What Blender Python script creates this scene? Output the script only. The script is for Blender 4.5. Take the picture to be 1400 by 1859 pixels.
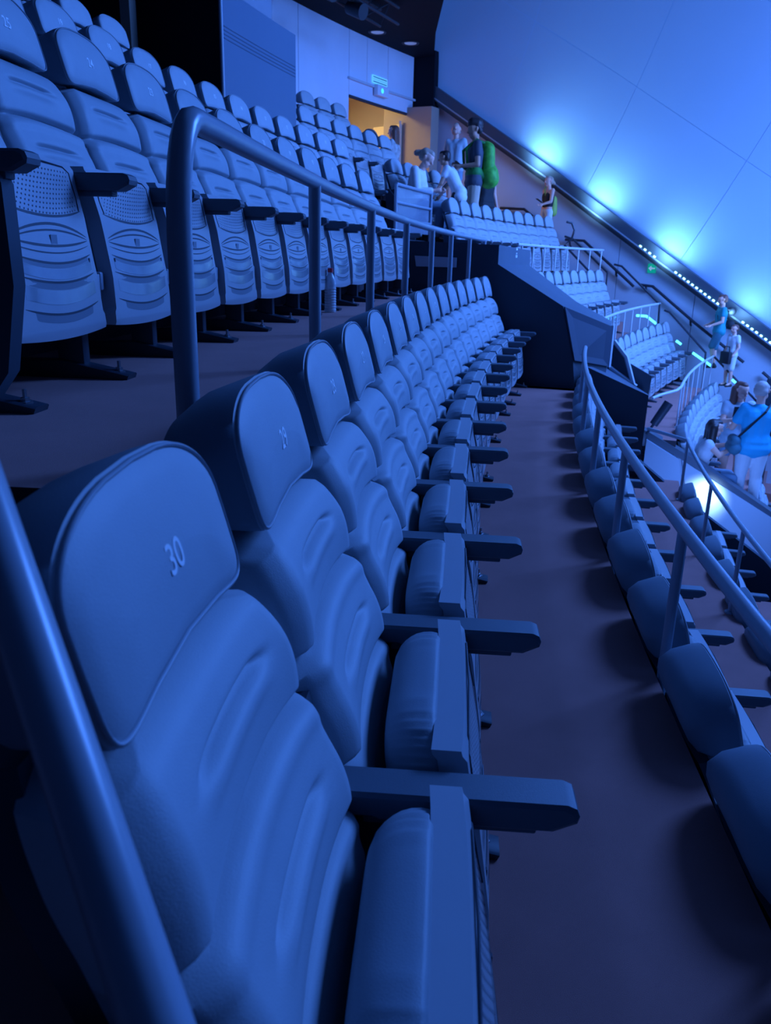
import bpy, bmesh, math, random
import numpy as np
from mathutils import Vector, Matrix, Quaternion

for o in list(bpy.data.objects): bpy.data.objects.remove(o, do_unlink=True)
SC = bpy.context.scene
COL = SC.collection
random.seed(7)
PI = math.pi

# ------------------------------------------------------------------ camera
PITCH, ROLL, EYE = .3119, .0258, 1.348
cp, sp = math.cos(PITCH), math.sin(PITCH); cr, sr = math.cos(ROLL), math.sin(ROLL)
R0, U0, F0 = Vector((1, 0, 0)), Vector((0, sp, cp)), Vector((0, cp, -sp))
rx, ux = R0*cr+U0*sr, U0*cr-R0*sr
cam = bpy.data.cameras.new('camera')
cam.sensor_fit = 'VERTICAL'; cam.sensor_height = 36; cam.sensor_width = 27
cam.lens = 36*1457.03/1859; cam.clip_start = .05; cam.clip_end = 200
cam.dof.use_dof = True; cam.dof.focus_distance = 2.3; cam.dof.aperture_fstop = 8
camo = bpy.data.objects.new('camera', cam); COL.objects.link(camo)
M = Matrix((rx, ux, -F0)).transposed().to_4x4(); M.translation = (0, 0, EYE)
camo.matrix_world = M
SC.camera = camo

# ------------------------------------------------------------------ world, lights, exposure
SC.view_settings.view_transform = 'Standard'; SC.view_settings.look = 'None'
SC.view_settings.gamma = 1; SC.view_settings.use_curve_mapping = False
SC.view_settings.exposure = 0.0
w = bpy.data.worlds.new('hall_ambient'); SC.world = w; w.use_nodes = True
bg = w.node_tree.nodes['Background']; bg.inputs[0].default_value = (.05, .21, 1, 1); bg.inputs[1].default_value = .04
def lamp(name, kind, loc, target, energy, color, **kw):
    d = bpy.data.lights.new(name, kind); d.energy = energy; d.color = color
    for k, v in kw.items(): setattr(d, k, v)
    o = bpy.data.objects.new(name, d); COL.objects.link(o); o.location = loc
    o.rotation_euler = (Vector(target)-Vector(loc)).to_track_quat('-Z', 'Y').to_euler(); return o
BLUE = (.07, .245, 1)
lamp('dome_fill', 'AREA', (8.0, 9.0, 7.0), (0, 4.5, .4), 1450, BLUE, shape='DISK', size=4.0)  # unseen fill light standing in for the dome's glow on the seats
lamp('far_fill', 'AREA', (7.0, 10.0, 5.0), (2.0, 17, 2.0), 235, (.12, .28, 1), shape='DISK', size=3.0)  # added fill to lift the far block and back wall, no fixture there
lamp('stair_fill', 'AREA', (8.5, 11.5, 2.6), (4.2, 17.3, 1.4), 500, (.10, .28, 1), shape='DISK', size=2.0)  # unseen extra light put in to brighten the stair wall

# ------------------------------------------------------------------ row curve of the auditorium
S = np.linspace(-6, 40, 4601); DS = S[1]-S[0]
kap = np.where(S < 8.5, .0145+.0036*S-.0002*S*S, .034)
kap = np.where((S >= 6) & (S < 12), np.interp(S, [6, 12], [.0145+.0036*6-.0002*36, .034]), kap)
I0 = int(np.argmin(abs(S)))
def integ(q):
    c = np.concatenate([[0], np.cumsum((q[1:]+q[:-1])/2*DS)]); return c-c[I0]
TH = .0619+integ(kap); PX = -.0971+integ(np.sin(TH)); PY = .4829+integ(np.cos(TH))
def th(s): return float(np.interp(s, S, TH))
def W(s, f, z):                      # s metres along the near row, f metres forward of it, height z
    t = th(s)
    return Vector((float(np.interp(s, S, PX))+math.cos(t)*f, float(np.interp(s, S, PY))-math.sin(t)*f, z))
def arc(off): return integ(np.maximum(1-kap*off, .05))
def s_at(off, a): return float(np.interp(a, arc(off), S))
# offset forward, floor height of every row
ROW = {'A': (0, 0), 'B': (-1.1686, .955), 'C': (1.1337, -.9295), 'D': (2.255, -1.94), 'E': (3.36, -2.9),
       'U2': (-2.15, 1.5), 'U3': (-3.15, 2.07), 'U4': (-4.15, 2.64)}

# ------------------------------------------------------------------ materials
def mat(name, col, rough=.5, metal=0., spec=.5, noise=0., nscale=30., bump=0., bscale=200., emit=None, es=0., trans=0., alpha=1., coat=0., var=None, sheen=0.):
    m = bpy.data.materials.new(name); m.use_nodes = True
    nt = m.node_tree; b = nt.nodes['Principled BSDF']
    b.inputs['Base Color'].default_value = (*col, 1); b.inputs['Roughness'].default_value = rough
    b.inputs['Metallic'].default_value = metal; b.inputs['Specular IOR Level'].default_value = spec
    if coat: b.inputs['Coat Weight'].default_value = coat
    if sheen: b.inputs['Sheen Weight'].default_value = sheen
    if trans: b.inputs['Transmission Weight'].default_value = trans
    if alpha < 1: b.inputs['Alpha'].default_value = alpha
    if emit: b.inputs['Emission Color'].default_value = (*emit, 1); b.inputs['Emission Strength'].default_value = es
    if noise or bump: tc = nt.nodes.new('ShaderNodeTexCoord')
    if noise:
        n = nt.nodes.new('ShaderNodeTexNoise'); n.inputs['Scale'].default_value = nscale; n.inputs['Detail'].default_value = 4
        r = nt.nodes.new('ShaderNodeMix'); r.data_type = 'RGBA'
        c2 = var or tuple(min(1, c*(1+noise)) for c in col); c1 = tuple(c*(1-noise) for c in col)
        r.inputs[6].default_value = (*c1, 1); r.inputs[7].default_value = (*c2, 1)
        nt.links.new(tc.outputs['Object'], n.inputs['Vector']); nt.links.new(n.outputs[0], r.inputs[0]); nt.links.new(r.outputs[2], b.inputs['Base Color'])
    if bump:
        n2 = nt.nodes.new('ShaderNodeTexNoise'); n2.inputs['Scale'].default_value = bscale; n2.inputs['Detail'].default_value = 3
        bu = nt.nodes.new('ShaderNodeBump'); bu.inputs['Strength'].default_value = bump; bu.inputs['Distance'].default_value = .004
        nt.links.new(tc.outputs['Object'], n2.inputs['Vector']); nt.links.new(n2.outputs[0], bu.inputs['Height']); nt.links.new(bu.outputs[0], b.inputs['Normal'])
    return m
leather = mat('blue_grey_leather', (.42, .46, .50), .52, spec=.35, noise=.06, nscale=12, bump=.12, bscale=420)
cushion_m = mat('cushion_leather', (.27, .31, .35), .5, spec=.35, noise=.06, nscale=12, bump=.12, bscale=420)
leather_shade_side = mat('leather_shade_side', (.20, .25, .30), .55, spec=.3, noise=.06, nscale=12, bump=.12, bscale=420)  # darker leather copy, shade of the headrest sides put into the colour
piping_m = mat('leather_piping', (.36, .40, .45), .45)
shell_m = mat('grey_seat_shell', (.44, .46, .50), .32, spec=.5, noise=.04, nscale=6)
recess_m = mat('shell_recess', (.20, .235, .28), .5)
gloss_m = mat('glossy_shell_band', (.30, .34, .38), .12, spec=.7, noise=.25, nscale=9)
groove_m = mat('shell_groove', (.03, .04, .06), .6)
black_m = mat('black_plastic', (.035, .05, .07), .42, spec=.4, bump=.1, bscale=600)
arm_m = mat('armrest_plastic', (.10, .13, .16), .5, spec=.4, bump=.15, bscale=700)
steel_dark = mat('dark_steel', (.05, .06, .08), .45, metal=.3)
bolt_m = mat('zinc_bolt', (.35, .38, .42), .35, metal=.8)
decal_m = mat('number_print', (.97, .97, .98), .6)
rail_m = mat('blue_grey_painted_rail', (.34, .39, .46), .30, spec=.6, noise=.05, nscale=20)
rail_far = mat('satin_steel_rail', (.75, .78, .82), .35, metal=.2)
rail_black = mat('black_handrail', (.03, .035, .05), .4)
carpet = mat('brown_carpet', (.46, .19, .165), .95, spec=.1, noise=.16, nscale=5, bump=.5, bscale=900, sheen=.2)
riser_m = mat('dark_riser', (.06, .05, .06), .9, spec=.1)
house_m = mat('dark_blue_housing', (.055, .075, .10), .75, spec=.25, noise=.08, nscale=2)
side_pm = mat('housing_side_panel', (.035, .05, .08), .65, spec=.3, noise=.08, nscale=2)
roof_m = mat('housing_roof', (.10, .13, .17), .6, spec=.3, noise=.1, nscale=1.5)
cap_m = mat('pale_edge_trim', (.55, .58, .64), .5)
concrete = mat('pale_concrete', (.72, .76, .86), .85, spec=.2, noise=.09, nscale=1.3, bump=.1, bscale=30)
concrete2 = mat('side_wall_plaster', (.56, .62, .72), .85, spec=.2, noise=.06, nscale=.8)
tan_m = mat('tan_door_reveal', (.40, .32, .26), .8, noise=.05, nscale=3)
warm_m = mat('lobby_wall', (.86, .80, .64), .8)
doorleaf_m = mat('door_leaf_paint', (.62, .50, .34), .6)
beam_m = mat('dark_rim_beam', (.06, .08, .11), .55)
ceil_m = mat('black_ceiling', (.010, .012, .018), .8, spec=.1)
truss_m = mat('ceiling_truss', (.025, .025, .035), .6)
dome_m = mat('dome_screen', (.32, .42, .55), .75, spec=.15, noise=.03, nscale=1.2, emit=(.06, .235, 1), es=.19)  # emission stands in for the light thrown on the projection screen
dome_back = mat('dome_seam_backing', (.30, .38, .46), .9, emit=(.06, .235, 1), es=.34)  # glow added behind the panels so the seams read lighter
glass_m = mat('frosted_guard_glass', (.34, .38, .46), .18, spec=.6, alpha=.55)
panel_m = mat('projection_glass_panel', (.13, .18, .25), .38, spec=.3, noise=.05, nscale=2)
stripe_m = mat('etched_stripe', (.06, .09, .14), .5)
apron_m = mat('vomitory_lining', (.42, .48, .56), .45, spec=.4, noise=.05, nscale=2)
led_m = mat('led_diode', (.6, 1, 1), .4, emit=(.35, .95, 1), es=4.5)
step_led_m = mat('step_led', (.2, .9, 1), .4, emit=(.08, .80, 1), es=3.2)
green_m = mat('exit_sign_green', (.01, .36, .22), .5, emit=(.0, .30, .2), es=.8)
white_m = mat('sign_white', (.85, .88, .9), .5, emit=(.5, .75, 1), es=.35)
cyan_sign = mat('door_sign_cyan', (.35, .8, .9), .5, emit=(.15, .62, .95), es=.55)
cyan_lamp = mat('emergency_lamp_spot', (.1, .7, 1), .4, emit=(.05, .6, 1), es=1.6)
lamp_box = mat('emergency_lamp_box', (.75, .82, .9), .5)
downlight_m = mat('downlight_glass', (.5, .5, .55), .3, emit=(.2, .3, .6), es=.25)
pet_m = mat('clear_pet', (.75, .88, 1), .08, spec=.7, alpha=.75, noise=.25, nscale=60)
cap_red = mat('red_bottle_cap', (.9, .06, .08), .4)

# ------------------------------------------------------------------ mesh helpers
class MB:
    def __init__(s): s.v = []; s.f = []; s.m = []
    def add(s, vs, fs, mi=0):
        o = len(s.v); s.v += [tuple(v) for v in vs]; s.f += [tuple(i+o for i in f) for f in fs]; s.m += [mi]*len(fs); return s
    def box(s, c, d, mi=0, R=None, r=0.):
        c = Vector(c); hx, hy, hz = d[0]/2, d[1]/2, d[2]/2
        bm = bmesh.new(); bmesh.ops.create_cube(bm, size=1)
        bmesh.ops.scale(bm, vec=(d[0], d[1], d[2]), verts=bm.verts)
        if r: bmesh.ops.bevel(bm, geom=bm.edges[:], offset=r, segments=2, affect='EDGES', profile=.5)
        bm.verts.ensure_lookup_table(); bm.verts.index_update()
        vs = [(R @ v.co if R else v.co)+c for v in bm.verts]; fs = [[v.index for v in f.verts] for f in bm.faces]; bm.free()
        return s.add(vs, fs, mi)
    def prism(s, poly, ext, mi=0, cap_mi=None):
        n = len(poly); P = [Vector(p) for p in poly]; e = Vector(ext)
        vs = P+[p+e for p in P]
        fs = [(i, (i+1) % n, (i+1) % n+n, i+n) for i in range(n)]
        s.add(vs, fs+[tuple(range(n))[::-1], tuple(range(n, 2*n))], mi); return s
    def tube(s, pts, r, seg=10, mi=0, caps=True):
        pts = [Vector(p) for p in pts]; n = len(pts); rr = r if isinstance(r, (list, tuple)) else [r]*n
        vs = []; up = None
        for i, p in enumerate(pts):
            t = (pts[min(i+1, n-1)]-pts[max(i-1, 0)]).normalized()
            if up is None:
                a = Vector((0, 0, 1)) if abs(t.z) < .9 else Vector((1, 0, 0)); up = (a-t*a.dot(t)).normalized()
            else: up = (up-t*up.dot(t)).normalized()
            b = t.cross(up)
            for k in range(seg):
                a = 2*PI*k/seg; vs.append(p+(up*math.cos(a)+b*math.sin(a))*rr[i])
        fs = [(i*seg+k, i*seg+(k+1) % seg, (i+1)*seg+(k+1) % seg, (i+1)*seg+k) for i in range(n-1) for k in range(seg)]
        if caps: fs += [tuple(range(seg))[::-1], tuple(range((n-1)*seg, n*seg))]
        return s.add(vs, fs, mi)
    def loft(s, rings, mi=0, caps=True, closed=True):
        n = len(rings[0]); vs = [Vector(p) for r in rings for p in r]
        rng = n if closed else n-1
        fs = [(i*n+k, i*n+(k+1) % n, (i+1)*n+(k+1) % n, (i+1)*n+k) for i in range(len(rings)-1) for k in range(rng)]
        if caps: fs += [tuple(range(n))[::-1], tuple(range((len(rings)-1)*n, len(rings)*n))]
        return s.add(vs, fs, mi)
    def grid(s, fn, nu, nv, mi=0, flip=False):
        vs = [fn(i/nu, j/nv) for j in range(nv+1) for i in range(nu+1)]
        fs = [(j*(nu+1)+i, j*(nu+1)+i+1, (j+1)*(nu+1)+i+1, (j+1)*(nu+1)+i) for j in range(nv) for i in range(nu)]
        if flip: fs = [f[::-1] for f in fs]
        return s.add(vs, fs, mi)
    def lathe(s, prof, c=(0, 0, 0), seg=16, mi=0):
        c = Vector(c)
        return s.loft([[c+Vector((r*math.cos(2*PI*k/seg), r*math.sin(2*PI*k/seg), z)) for k in range(seg)] for r, z in prof], mi)
    def mesh(s, name, mats, smooth=35, normals=True):
        me = bpy.data.meshes.new(name); me.from_pydata(s.v, [], s.f)
        for m in (mats if isinstance(mats, (list, tuple)) else [mats]): me.materials.append(m)
        me.polygons.foreach_set('material_index', s.m)
        if normals:
            bm = bmesh.new(); bm.from_mesh(me); bmesh.ops.recalc_face_normals(bm, faces=bm.faces); bm.to_mesh(me); bm.free()
        if smooth:
            me.polygons.foreach_set('use_smooth', [True]*len(me.polygons)); me.set_sharp_from_angle(angle=math.radians(smooth))
        me.update(); return me
    def obj(s, name, mats, parent=None, smooth=35, **kw):
        return link(name, s.mesh(name, mats, smooth), parent, **kw)
def link(name, me, parent=None, loc=None, rotz=None, **props):
    o = bpy.data.objects.new(name, me); COL.objects.link(o)
    if parent: o.parent = parent
    if loc is not None: o.location = loc
    if rotz is not None: o.rotation_euler = (0, 0, rotz)
    for k, v in props.items(): o[k] = v
    return o
def thing(name, label, cat, loc=(0, 0, 0), rotz=0, group=None):
    o = bpy.data.objects.new(name, None); COL.objects.link(o); o.location = loc; o.rotation_euler = (0, 0, rotz)
    o.empty_display_size = .1; o['label'] = label; o['category'] = cat
    if group: o['group'] = group
    return o
ORD = ['first', 'second', 'third', 'fourth', 'fifth', 'sixth', 'seventh', 'eighth', 'ninth', 'tenth', 'eleventh', 'twelfth', 'thirteenth',
       'fourteenth', 'fifteenth', 'sixteenth', 'seventeenth', 'eighteenth', 'nineteenth', 'twentieth', 'twenty-first', 'twenty-second', 'twenty-third', 'twenty-fourth']
_txt = {}
def text_mesh(t, size, m):
    k = (t, size, m.name)
    if k not in _txt:
        c = bpy.data.curves.new('t', 'FONT'); c.body = t; c.size = size; c.align_x = 'CENTER'; c.align_y = 'CENTER'; c.extrude = .0004; c.offset = .0004; c.resolution_u = 6
        o = bpy.data.objects.new('t', c); me = bpy.data.meshes.new_from_object(o); bpy.data.objects.remove(o)
        me.materials.clear(); me.materials.append(m); _txt[k] = me
    return _txt[k]

# ================================================================== SETTING
def strip(s0, s1, f0, f1, z0, z1, step=.4):   # solid curved slab: plan s0..s1, f0..f1
    b = MB(); n = max(2, int((s1-s0)/step)+1); ss = np.linspace(s0, s1, n)
    b.loft([[W(s, f0, z0), W(s, f1, z0), W(s, f1, z1), W(s, f0, z1)] for s in ss]); return b
def tier(s0, s1, row, f0, f1, thick=1.3):
    off, z = ROW[row]
    b = strip(s0, s1, off+f0, off+f1, z-thick, z)
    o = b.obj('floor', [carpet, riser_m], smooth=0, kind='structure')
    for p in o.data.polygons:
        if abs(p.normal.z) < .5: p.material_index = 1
    return o
tier(-3.0, 8.62, 'A', -1.2, .875)
tier(.78, 8.62, 'B', -1.2, .90)
tier(-3.0, 8.62, 'C', -.5, .86); tier(-3.0, 7.9, 'D', -.5, .9)
tier(.9, 10.9, 'U2', -1.1, .72); tier(.9, 13.9, 'U3', -1.1, .74); tier(.9, 14.0, 'U4', -.75, .74)
tier(10.9, 16.4, 'B', -1.2, .90); tier(10.9, 16.4, 'A', -.5, .86); tier(10.9, 16.4, 'C', -.5, .86); tier(10.9, 16.4, 'D', -.5, .9); tier(10.9, 16.4, 'E', -.5, 2.0)
tier(10.9, 16.4, 'U2', -1.1, .72)
strip(13.9, 17.4, -5.2, -2.4, .8, 2.05).obj('floor', carpet, smooth=0, kind='structure')     # door landing
# near aisle steps beside the first seats
for i in range(2):
    strip(-3.0, .78, -2.4, -.30-.45*i, 0.01, .32*(i+1)).obj('floor', carpet, smooth=0, kind='structure')

# vomitory housing between the near block and the far block
hs0, hs1 = 8.55, 10.9
def quadstrip(b, ptsa, ptsb, mi=0):
    n = len(ptsa); b.add(list(ptsa)+list(ptsb), [(i, i+1, n+i+1, n+i) for i in range(n-1)], mi)
b = MB()
prof = [(-1.7, 1.50), (-.115, 1.46), (-.115, 1.265), (.60, .862), (1.075, .592)]
sN = [hs0, hs0, hs0, hs0, 9.75]; zF = [1.50, 1.43, 1.24, .80, .57]; fF = [-1.7, -.14, -.14, .52, 1.0]
near = [W(s, f, z) for s, (f, z) in zip(sN, prof)]; far = [W(hs1, f, z) for f, z in zip(fF, zF)]
quadstrip(b, near, far, 1)
b.add([W(hs0, f, z) for f, z in ((-1.7, 1.5), (-.115, 1.46), (-.115, 1.265), (.60, .862), (.757, .30), (.80, 0), (.80, -.4), (-1.7, -.4))], [tuple(range(8))], 0)
b.add([W(hs0, .60, .862), W(9.75, 1.075, .592), W(9.75, 1.075, .12), W(hs0, .757, .30)], [(0, 1, 2, 3)], 0)
b.add([W(hs0, .757, .30), W(9.75, 1.075, .12), W(9.75, 1.06, -.4), W(hs0, .80, -.4)], [(0, 1, 2, 3)], 0)
fb = [W(hs1, f, -.4) for f in fF]; quadstrip(b, far, fb, 0)
b.add([near[-1], far[-1], fb[-1], W(9.75, 1.06, -.4)], [(0, 1, 2, 3)], 0)
hous = b.obj('wall_vomitory', [house_m, roof_m], smooth=0, kind='structure')
b = MB(); b.prism([W(9.75, 1.078, .60), W(9.75, 1.078, .11), W(9.80, 1.095, .11), W(9.80, 1.095, .60)], W(9.76, 1.10, 0)-W(9.76, 1.075, 0)); b.obj('edge_trim', cap_m, hous, smooth=0)
b = MB(); b.prism([W(8.545, .61, .855), W(9.745, 1.078, .588), W(9.745, 1.078, .125), W(8.545, .762, .305)], W(9, .004, 0)-W(9.012, -.012, 0)); b.obj('side_panel', side_pm, hous, smooth=0)
# lower housing, end of the row below
b = MB()
near = [W(8.6, .90, .24), W(8.6, 1.575, -.024)]; far = [W(hs1, .98, -.03), W(hs1, 1.56, -.34)]
quadstrip(b, near, far, 1)
quadstrip(b, near, [W(8.6, .80, -2.0), W(8.6, 1.565, -2.0)], 0); quadstrip(b, far, [W(hs1, .9, -2.6), W(hs1, 1.56, -2.6)], 0)
b.add([near[1], far[1], W(hs1, 1.56, -2.6), W(8.6, 1.565, -2.6)], [(0, 1, 2, 3)], 0)
b.add([near[0], far[0], W(hs1, .9, -2.6), W(8.6, .8, -2.6)], [(0, 1, 2, 3)], 0)
b.obj('wall_vomitory', [house_m, roof_m], smooth=0, kind='structure')
b = MB(); b.prism([W(8.4, -.27, 0), W(8.4, .86, 0), W(8.4, .86, -2), W(8.4, -.27, -2)], W(8.62, 0, 0)-W(8.4, 0, 0)); b.obj('trim_1', riser_m, smooth=0, kind='structure')
# low parapet beside the lower rows and lit lining of the passage
b = MB(); b.prism([W(8.5, 1.56, -.72), W(8.5, 2.06, -1.09), W(8.5, 3.4, -1.98), W(8.5, 3.4, -3.4), W(8.5, 1.56, -3.4)], W(8.62, 2, 0)-W(8.5, 2, 0)); b.obj('wall_parapet', house_m, smooth=0, kind='structure')
b = MB(); b.prism([W(10.9, 1.5, -.80), W(10.9, 1.66, -.86), W(10.9, 2.24, -1.15), W(10.9, 3.30, -1.76), W(10.9, 5.2, -2.75), W(10.9, 5.2, -4.4), W(10.9, 1.5, -4.4)], W(11.0, 2, 0)-W(10.9, 2, 0), 0)
apron = b.obj('wall_passage', apron_m, smooth=0, kind='structure')
b = MB(); b.prism([W(10.8, 1.62, -.93), W(10.8, 2.06, -1.16), W(10.8, 2.22, -1.85), W(10.8, 1.62, -1.55)], W(10.88, 2, 0)-W(10.8, 2, 0)); b.obj('lining_panel', apron_m, apron, smooth=0)
b = MB(); b.prism([W(10.84, 2.10, -1.17), W(10.84, 3.6, -1.98), W(10.84, 3.6, -2.9), W(10.84, 2.27, -1.86)], W(10.88, 2, 0)-W(10.84, 2, 0)); b.obj('lining_panel', apron_m, apron, smooth=0)
b = MB(); b.prism([W(10.78, 1.62, -1.57), W(10.78, 2.22, -1.88), W(10.78, 3.6, -2.92), W(10.78, 3.6, -3.6), W(10.78, 1.62, -3.6)], W(10.88, 2, 0)-W(10.78, 2, 0)); b.obj('lining_panel', apron_m, apron, smooth=0)
b = MB(); cpts = [W(10.86, 1.5, -.79), W(10.86, 1.66, -.85), W(10.86, 2.24, -1.14), W(10.86, 3.30, -1.75), W(10.86, 5.2, -2.74)]
dv = W(11.1, 2, 0)-W(10.86, 2, 0)
for p, q in zip(cpts[:-1], cpts[1:]):
    b.add([p, q, q+dv, p+dv, p-Vector((0, 0, .10)), q-Vector((0, 0, .10)), q+dv-Vector((0, 0, .10)), p+dv-Vector((0, 0, .10))], [(0, 1, 2, 3), (7, 6, 5, 4), (0, 4, 5, 1), (2, 6, 7, 3), (1, 5, 6, 2), (0, 3, 7, 4)])
b.obj('curb', beam_m, apron, smooth=0)
strip(8.62, 10.9, 1.5, 6.0, -4.6, -4.4).obj('floor', carpet, smooth=0, kind='structure')
lamp('passage_fill', 'AREA', W(9.0, 2.6, -1.4), W(10.9, 2.6, -1.7), 42, (.10, .27, 1), shape='DISK', size=.8)  # added fill that brightens the passage lining, not a fixture
lamp('passage_spot', 'SPOT', W(10.40, 2.50, -1.52), W(10.9, 2.44, -1.64), 45, (.45, .75, 1), spot_size=1.45, spot_blend=.9, shadow_soft_size=.05)
# end wall of the far block's middle row, with pale edges
b = MB(); b.prism([W(10.95, 1.06, .30), W(10.95, 1.22, .10), W(10.95, 1.42, -.45), W(10.95, 1.0, -.45), W(10.95, 1.0, .28)], W(11.03, 0, 0)-W(10.95, 0, 0)); ew = b.obj('wall_end', house_m, smooth=0, kind='structure')
b = MB(); b.tube([W(10.94, 1.05, .32), W(10.94, 1.23, .12), W(10.94, 1.44, -.45)], .03, 6); b.tube([W(10.94, 1.03, -.03), W(10.94, 1.40, -.26)], .03, 6); b.obj('edge_trim', cap_m, ew)
b = MB(); b.prism([W(11.02, 1.26, .04), W(11.02, 1.58, -.12), W(11.02, 1.56, -.52), W(11.02, 1.40, -.45)], W(11.06, 0, 0)-W(11.02, 0, 0)); b.obj('wall_end', house_m, smooth=0, kind='structure')
b = MB(); b.prism([W(8.50, -1.02, 1.33), W(8.50, -.56, 1.32), W(8.50, -.56, 1.22), W(8.50, -1.0, 1.22)], W(8.54, 0, 0)-W(8.50, 0, 0)); led = b.obj('service_shelf', cap_m, smooth=0); led['label'] = 'small pale shelf on the dark wall behind the curved railing'; led['category'] = 'shelf'
# tiny row marks on the housing front
for k, zc in enumerate((1.42, 1.375, 1.335)):
    b = MB()
    c = W(9.75, -.108, zc); e1 = (W(9.85, -.108, 0)-W(9.75, -.108, 0)).normalized()
    if k == 0: b.prism([c+e1*-.05, c+e1*.06, c+Vector((0, 0, .035))], W(0, .004, 0)-W(0, 0, 0))
    elif k == 1: b.prism([c+e1*-.03, c+e1*.03, c+e1*.03+Vector((0, 0, .014)), c+e1*-.03+Vector((0, 0, .014))], W(0, .004, 0)-W(0, 0, 0))
    else:
        for d in (-.05, .012): b.prism([c+e1*d, c+e1*(d+.04), c+e1*(d+.04)+Vector((0, 0, .03)), c+e1*d+Vector((0, 0, .03))], W(0, .004, 0)-W(0, 0, 0))
    b.obj('row_mark', decal_m, hous, smooth=0)

# ---- side wall along the far stairs, its rim beam, dome
WP = W(17.4, 0, 0); PHI = .6; E1 = Vector((math.cos(PHI), -math.sin(PHI), 0)); NIN = Vector((-math.sin(PHI), -math.cos(PHI), 0))
TA = [-5.1, -1.9, .56, 2.74, 5.0, 7.5]; TZ = [4.78, 2.85, 1.29, -.08, -1.5, -3.05]
def trimz(a): return float(np.interp(a, TA, TZ))
def SW(a, z, n=0.): p = WP+E1*a+NIN*n; return Vector((p.x, p.y, z))
pw = [-5.1, -3.5, -1.9, -.3, 1.3, 2.9, 4.5, 7.5]
side = link('wall_side', MB().add([SW(-5.1, -5, -.05), SW(7.5, -5, -.05), SW(7.5, trimz(7.5), -.05)]+[SW(a, trimz(a), -.05) for a in TA[::-1][1:]], [tuple(range(8))]).mesh('wall_side', groove_m, 0), None, kind='structure')
for a0, a1 in zip(pw[:-1], pw[1:]):
    b = MB(); g = .006
    b.prism([SW(a0+g, -5), SW(a1-g, -5), SW(a1-g, trimz(a1)), SW(a0+g, trimz(a0))], NIN*-.04); b.obj('panel', concrete2, side, smooth=0)
beam = None
def beam_part(name, z0, z1, n0, n1, m, parent):
    b = MB(); b.loft([[SW(a, trimz(a)+z0, n0), SW(a, trimz(a)+z0, n1), SW(a, trimz(a)+z1, n1), SW(a, trimz(a)+z1, n0)] for a in TA]); return b.obj(name, m, parent, smooth=0)
beam = beam_part('trim_2', -.02, .27, -.10, .16, beam_m, None); beam['kind'] = 'structure'
beam_part('lower_lip', -.09, -.02, -.02, .10, steel_dark, beam)
beam_part('led_channel', .015, .045, .16, .175, rail_m, beam)
dm = MB().box((0, 0, 0), (.05, .02, .032), r=.008).mesh('diode', led_m)
for lo, hi in ((.17, .47), (.92, 1.78), (2.28, 2.9)):
    n = int((hi-lo)/.085)
    for i in range(n+1):
        a = lo+(hi-lo)*i/n; o = link('diode', dm, beam, SW(a, trimz(a)+.065, .17)); o.rotation_euler = (0, .55, -PHI)
# dome
uD = (SW(2.74, TZ[3])-SW(-5.1, TZ[0])).normalized(); vD = NIN.cross(uD).normalized()
if vD.z < 0: vD = -vD
RD = 11.0; A1 = 4.6; rB = 10.0
def dome(a, be, dr=0.):
    if a < A1: a -= min(1.6, 2.1*be)*((A1-a)/(A1+5.1))**2
    if a <= A1: P, n = SW(a, trimz(a)+.14, .03), NIN
    else:
        ph = (a-A1)/rB; t0 = uD; P = SW(A1, trimz(A1)+.14, .03)+t0*(rB*math.sin(ph))+NIN*(rB*(1-math.cos(ph))); n = -t0*math.sin(ph)+NIN*math.cos(ph)
    R = RD+dr
    return P+vD*(R*math.sin(be))+n*(RD-R*math.cos(be)) if False else P+vD*(R*math.sin(be))+n*(RD-R*math.cos(be))
NA, NB_ = 13, 9
aa = np.linspace(-5.35, A1+rB*1.7, NA+1); bb = np.linspace(0, 1.75, NB_+1)
b = MB(); b.grid(lambda u, v: dome(-5.35+u*(aa[-1]+5.35), v*1.75, .03), 60, 30)
dome_o = b.obj('wall_dome', dome_back, smooth=60, kind='structure')
for i in range(NA):
    for j in range(NB_):
        b = MB(); g = .004; ga = g; gb = g/RD
        b.grid(lambda u, v: dome(aa[i]+ga+u*(aa[i+1]-aa[i]-2*ga), bb[j]+gb+v*(bb[j+1]-bb[j]-2*gb)), 5, 4); b.obj('panel', dome_m, dome_o, smooth=60)
for a in (-2.2, -.85, .65, 2.1, 3.5, 4.9):
    p = SW(a, trimz(a)+.12, .50); q = SW(a, trimz(a)+.14, .03)+vD*.52+NIN*.02
    lamp('cove_spot', 'SPOT', p, q, 105, (.22, .55, 1), spot_size=2.6, spot_blend=1.0, shadow_soft_size=.15)

# black edge of the screen and ceiling
b = MB(); ring = []
for be in np.linspace(0, 1.2, 16):
    p = dome(-5.35, be); q = dome(-5.35, be, .6)
    ring.append([p+uD*.02, p-uD*.30, q-uD*.30, q+uD*.02])
b.loft(ring); b.obj('trim_3', ceil_m, smooth=0, kind='structure')

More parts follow.
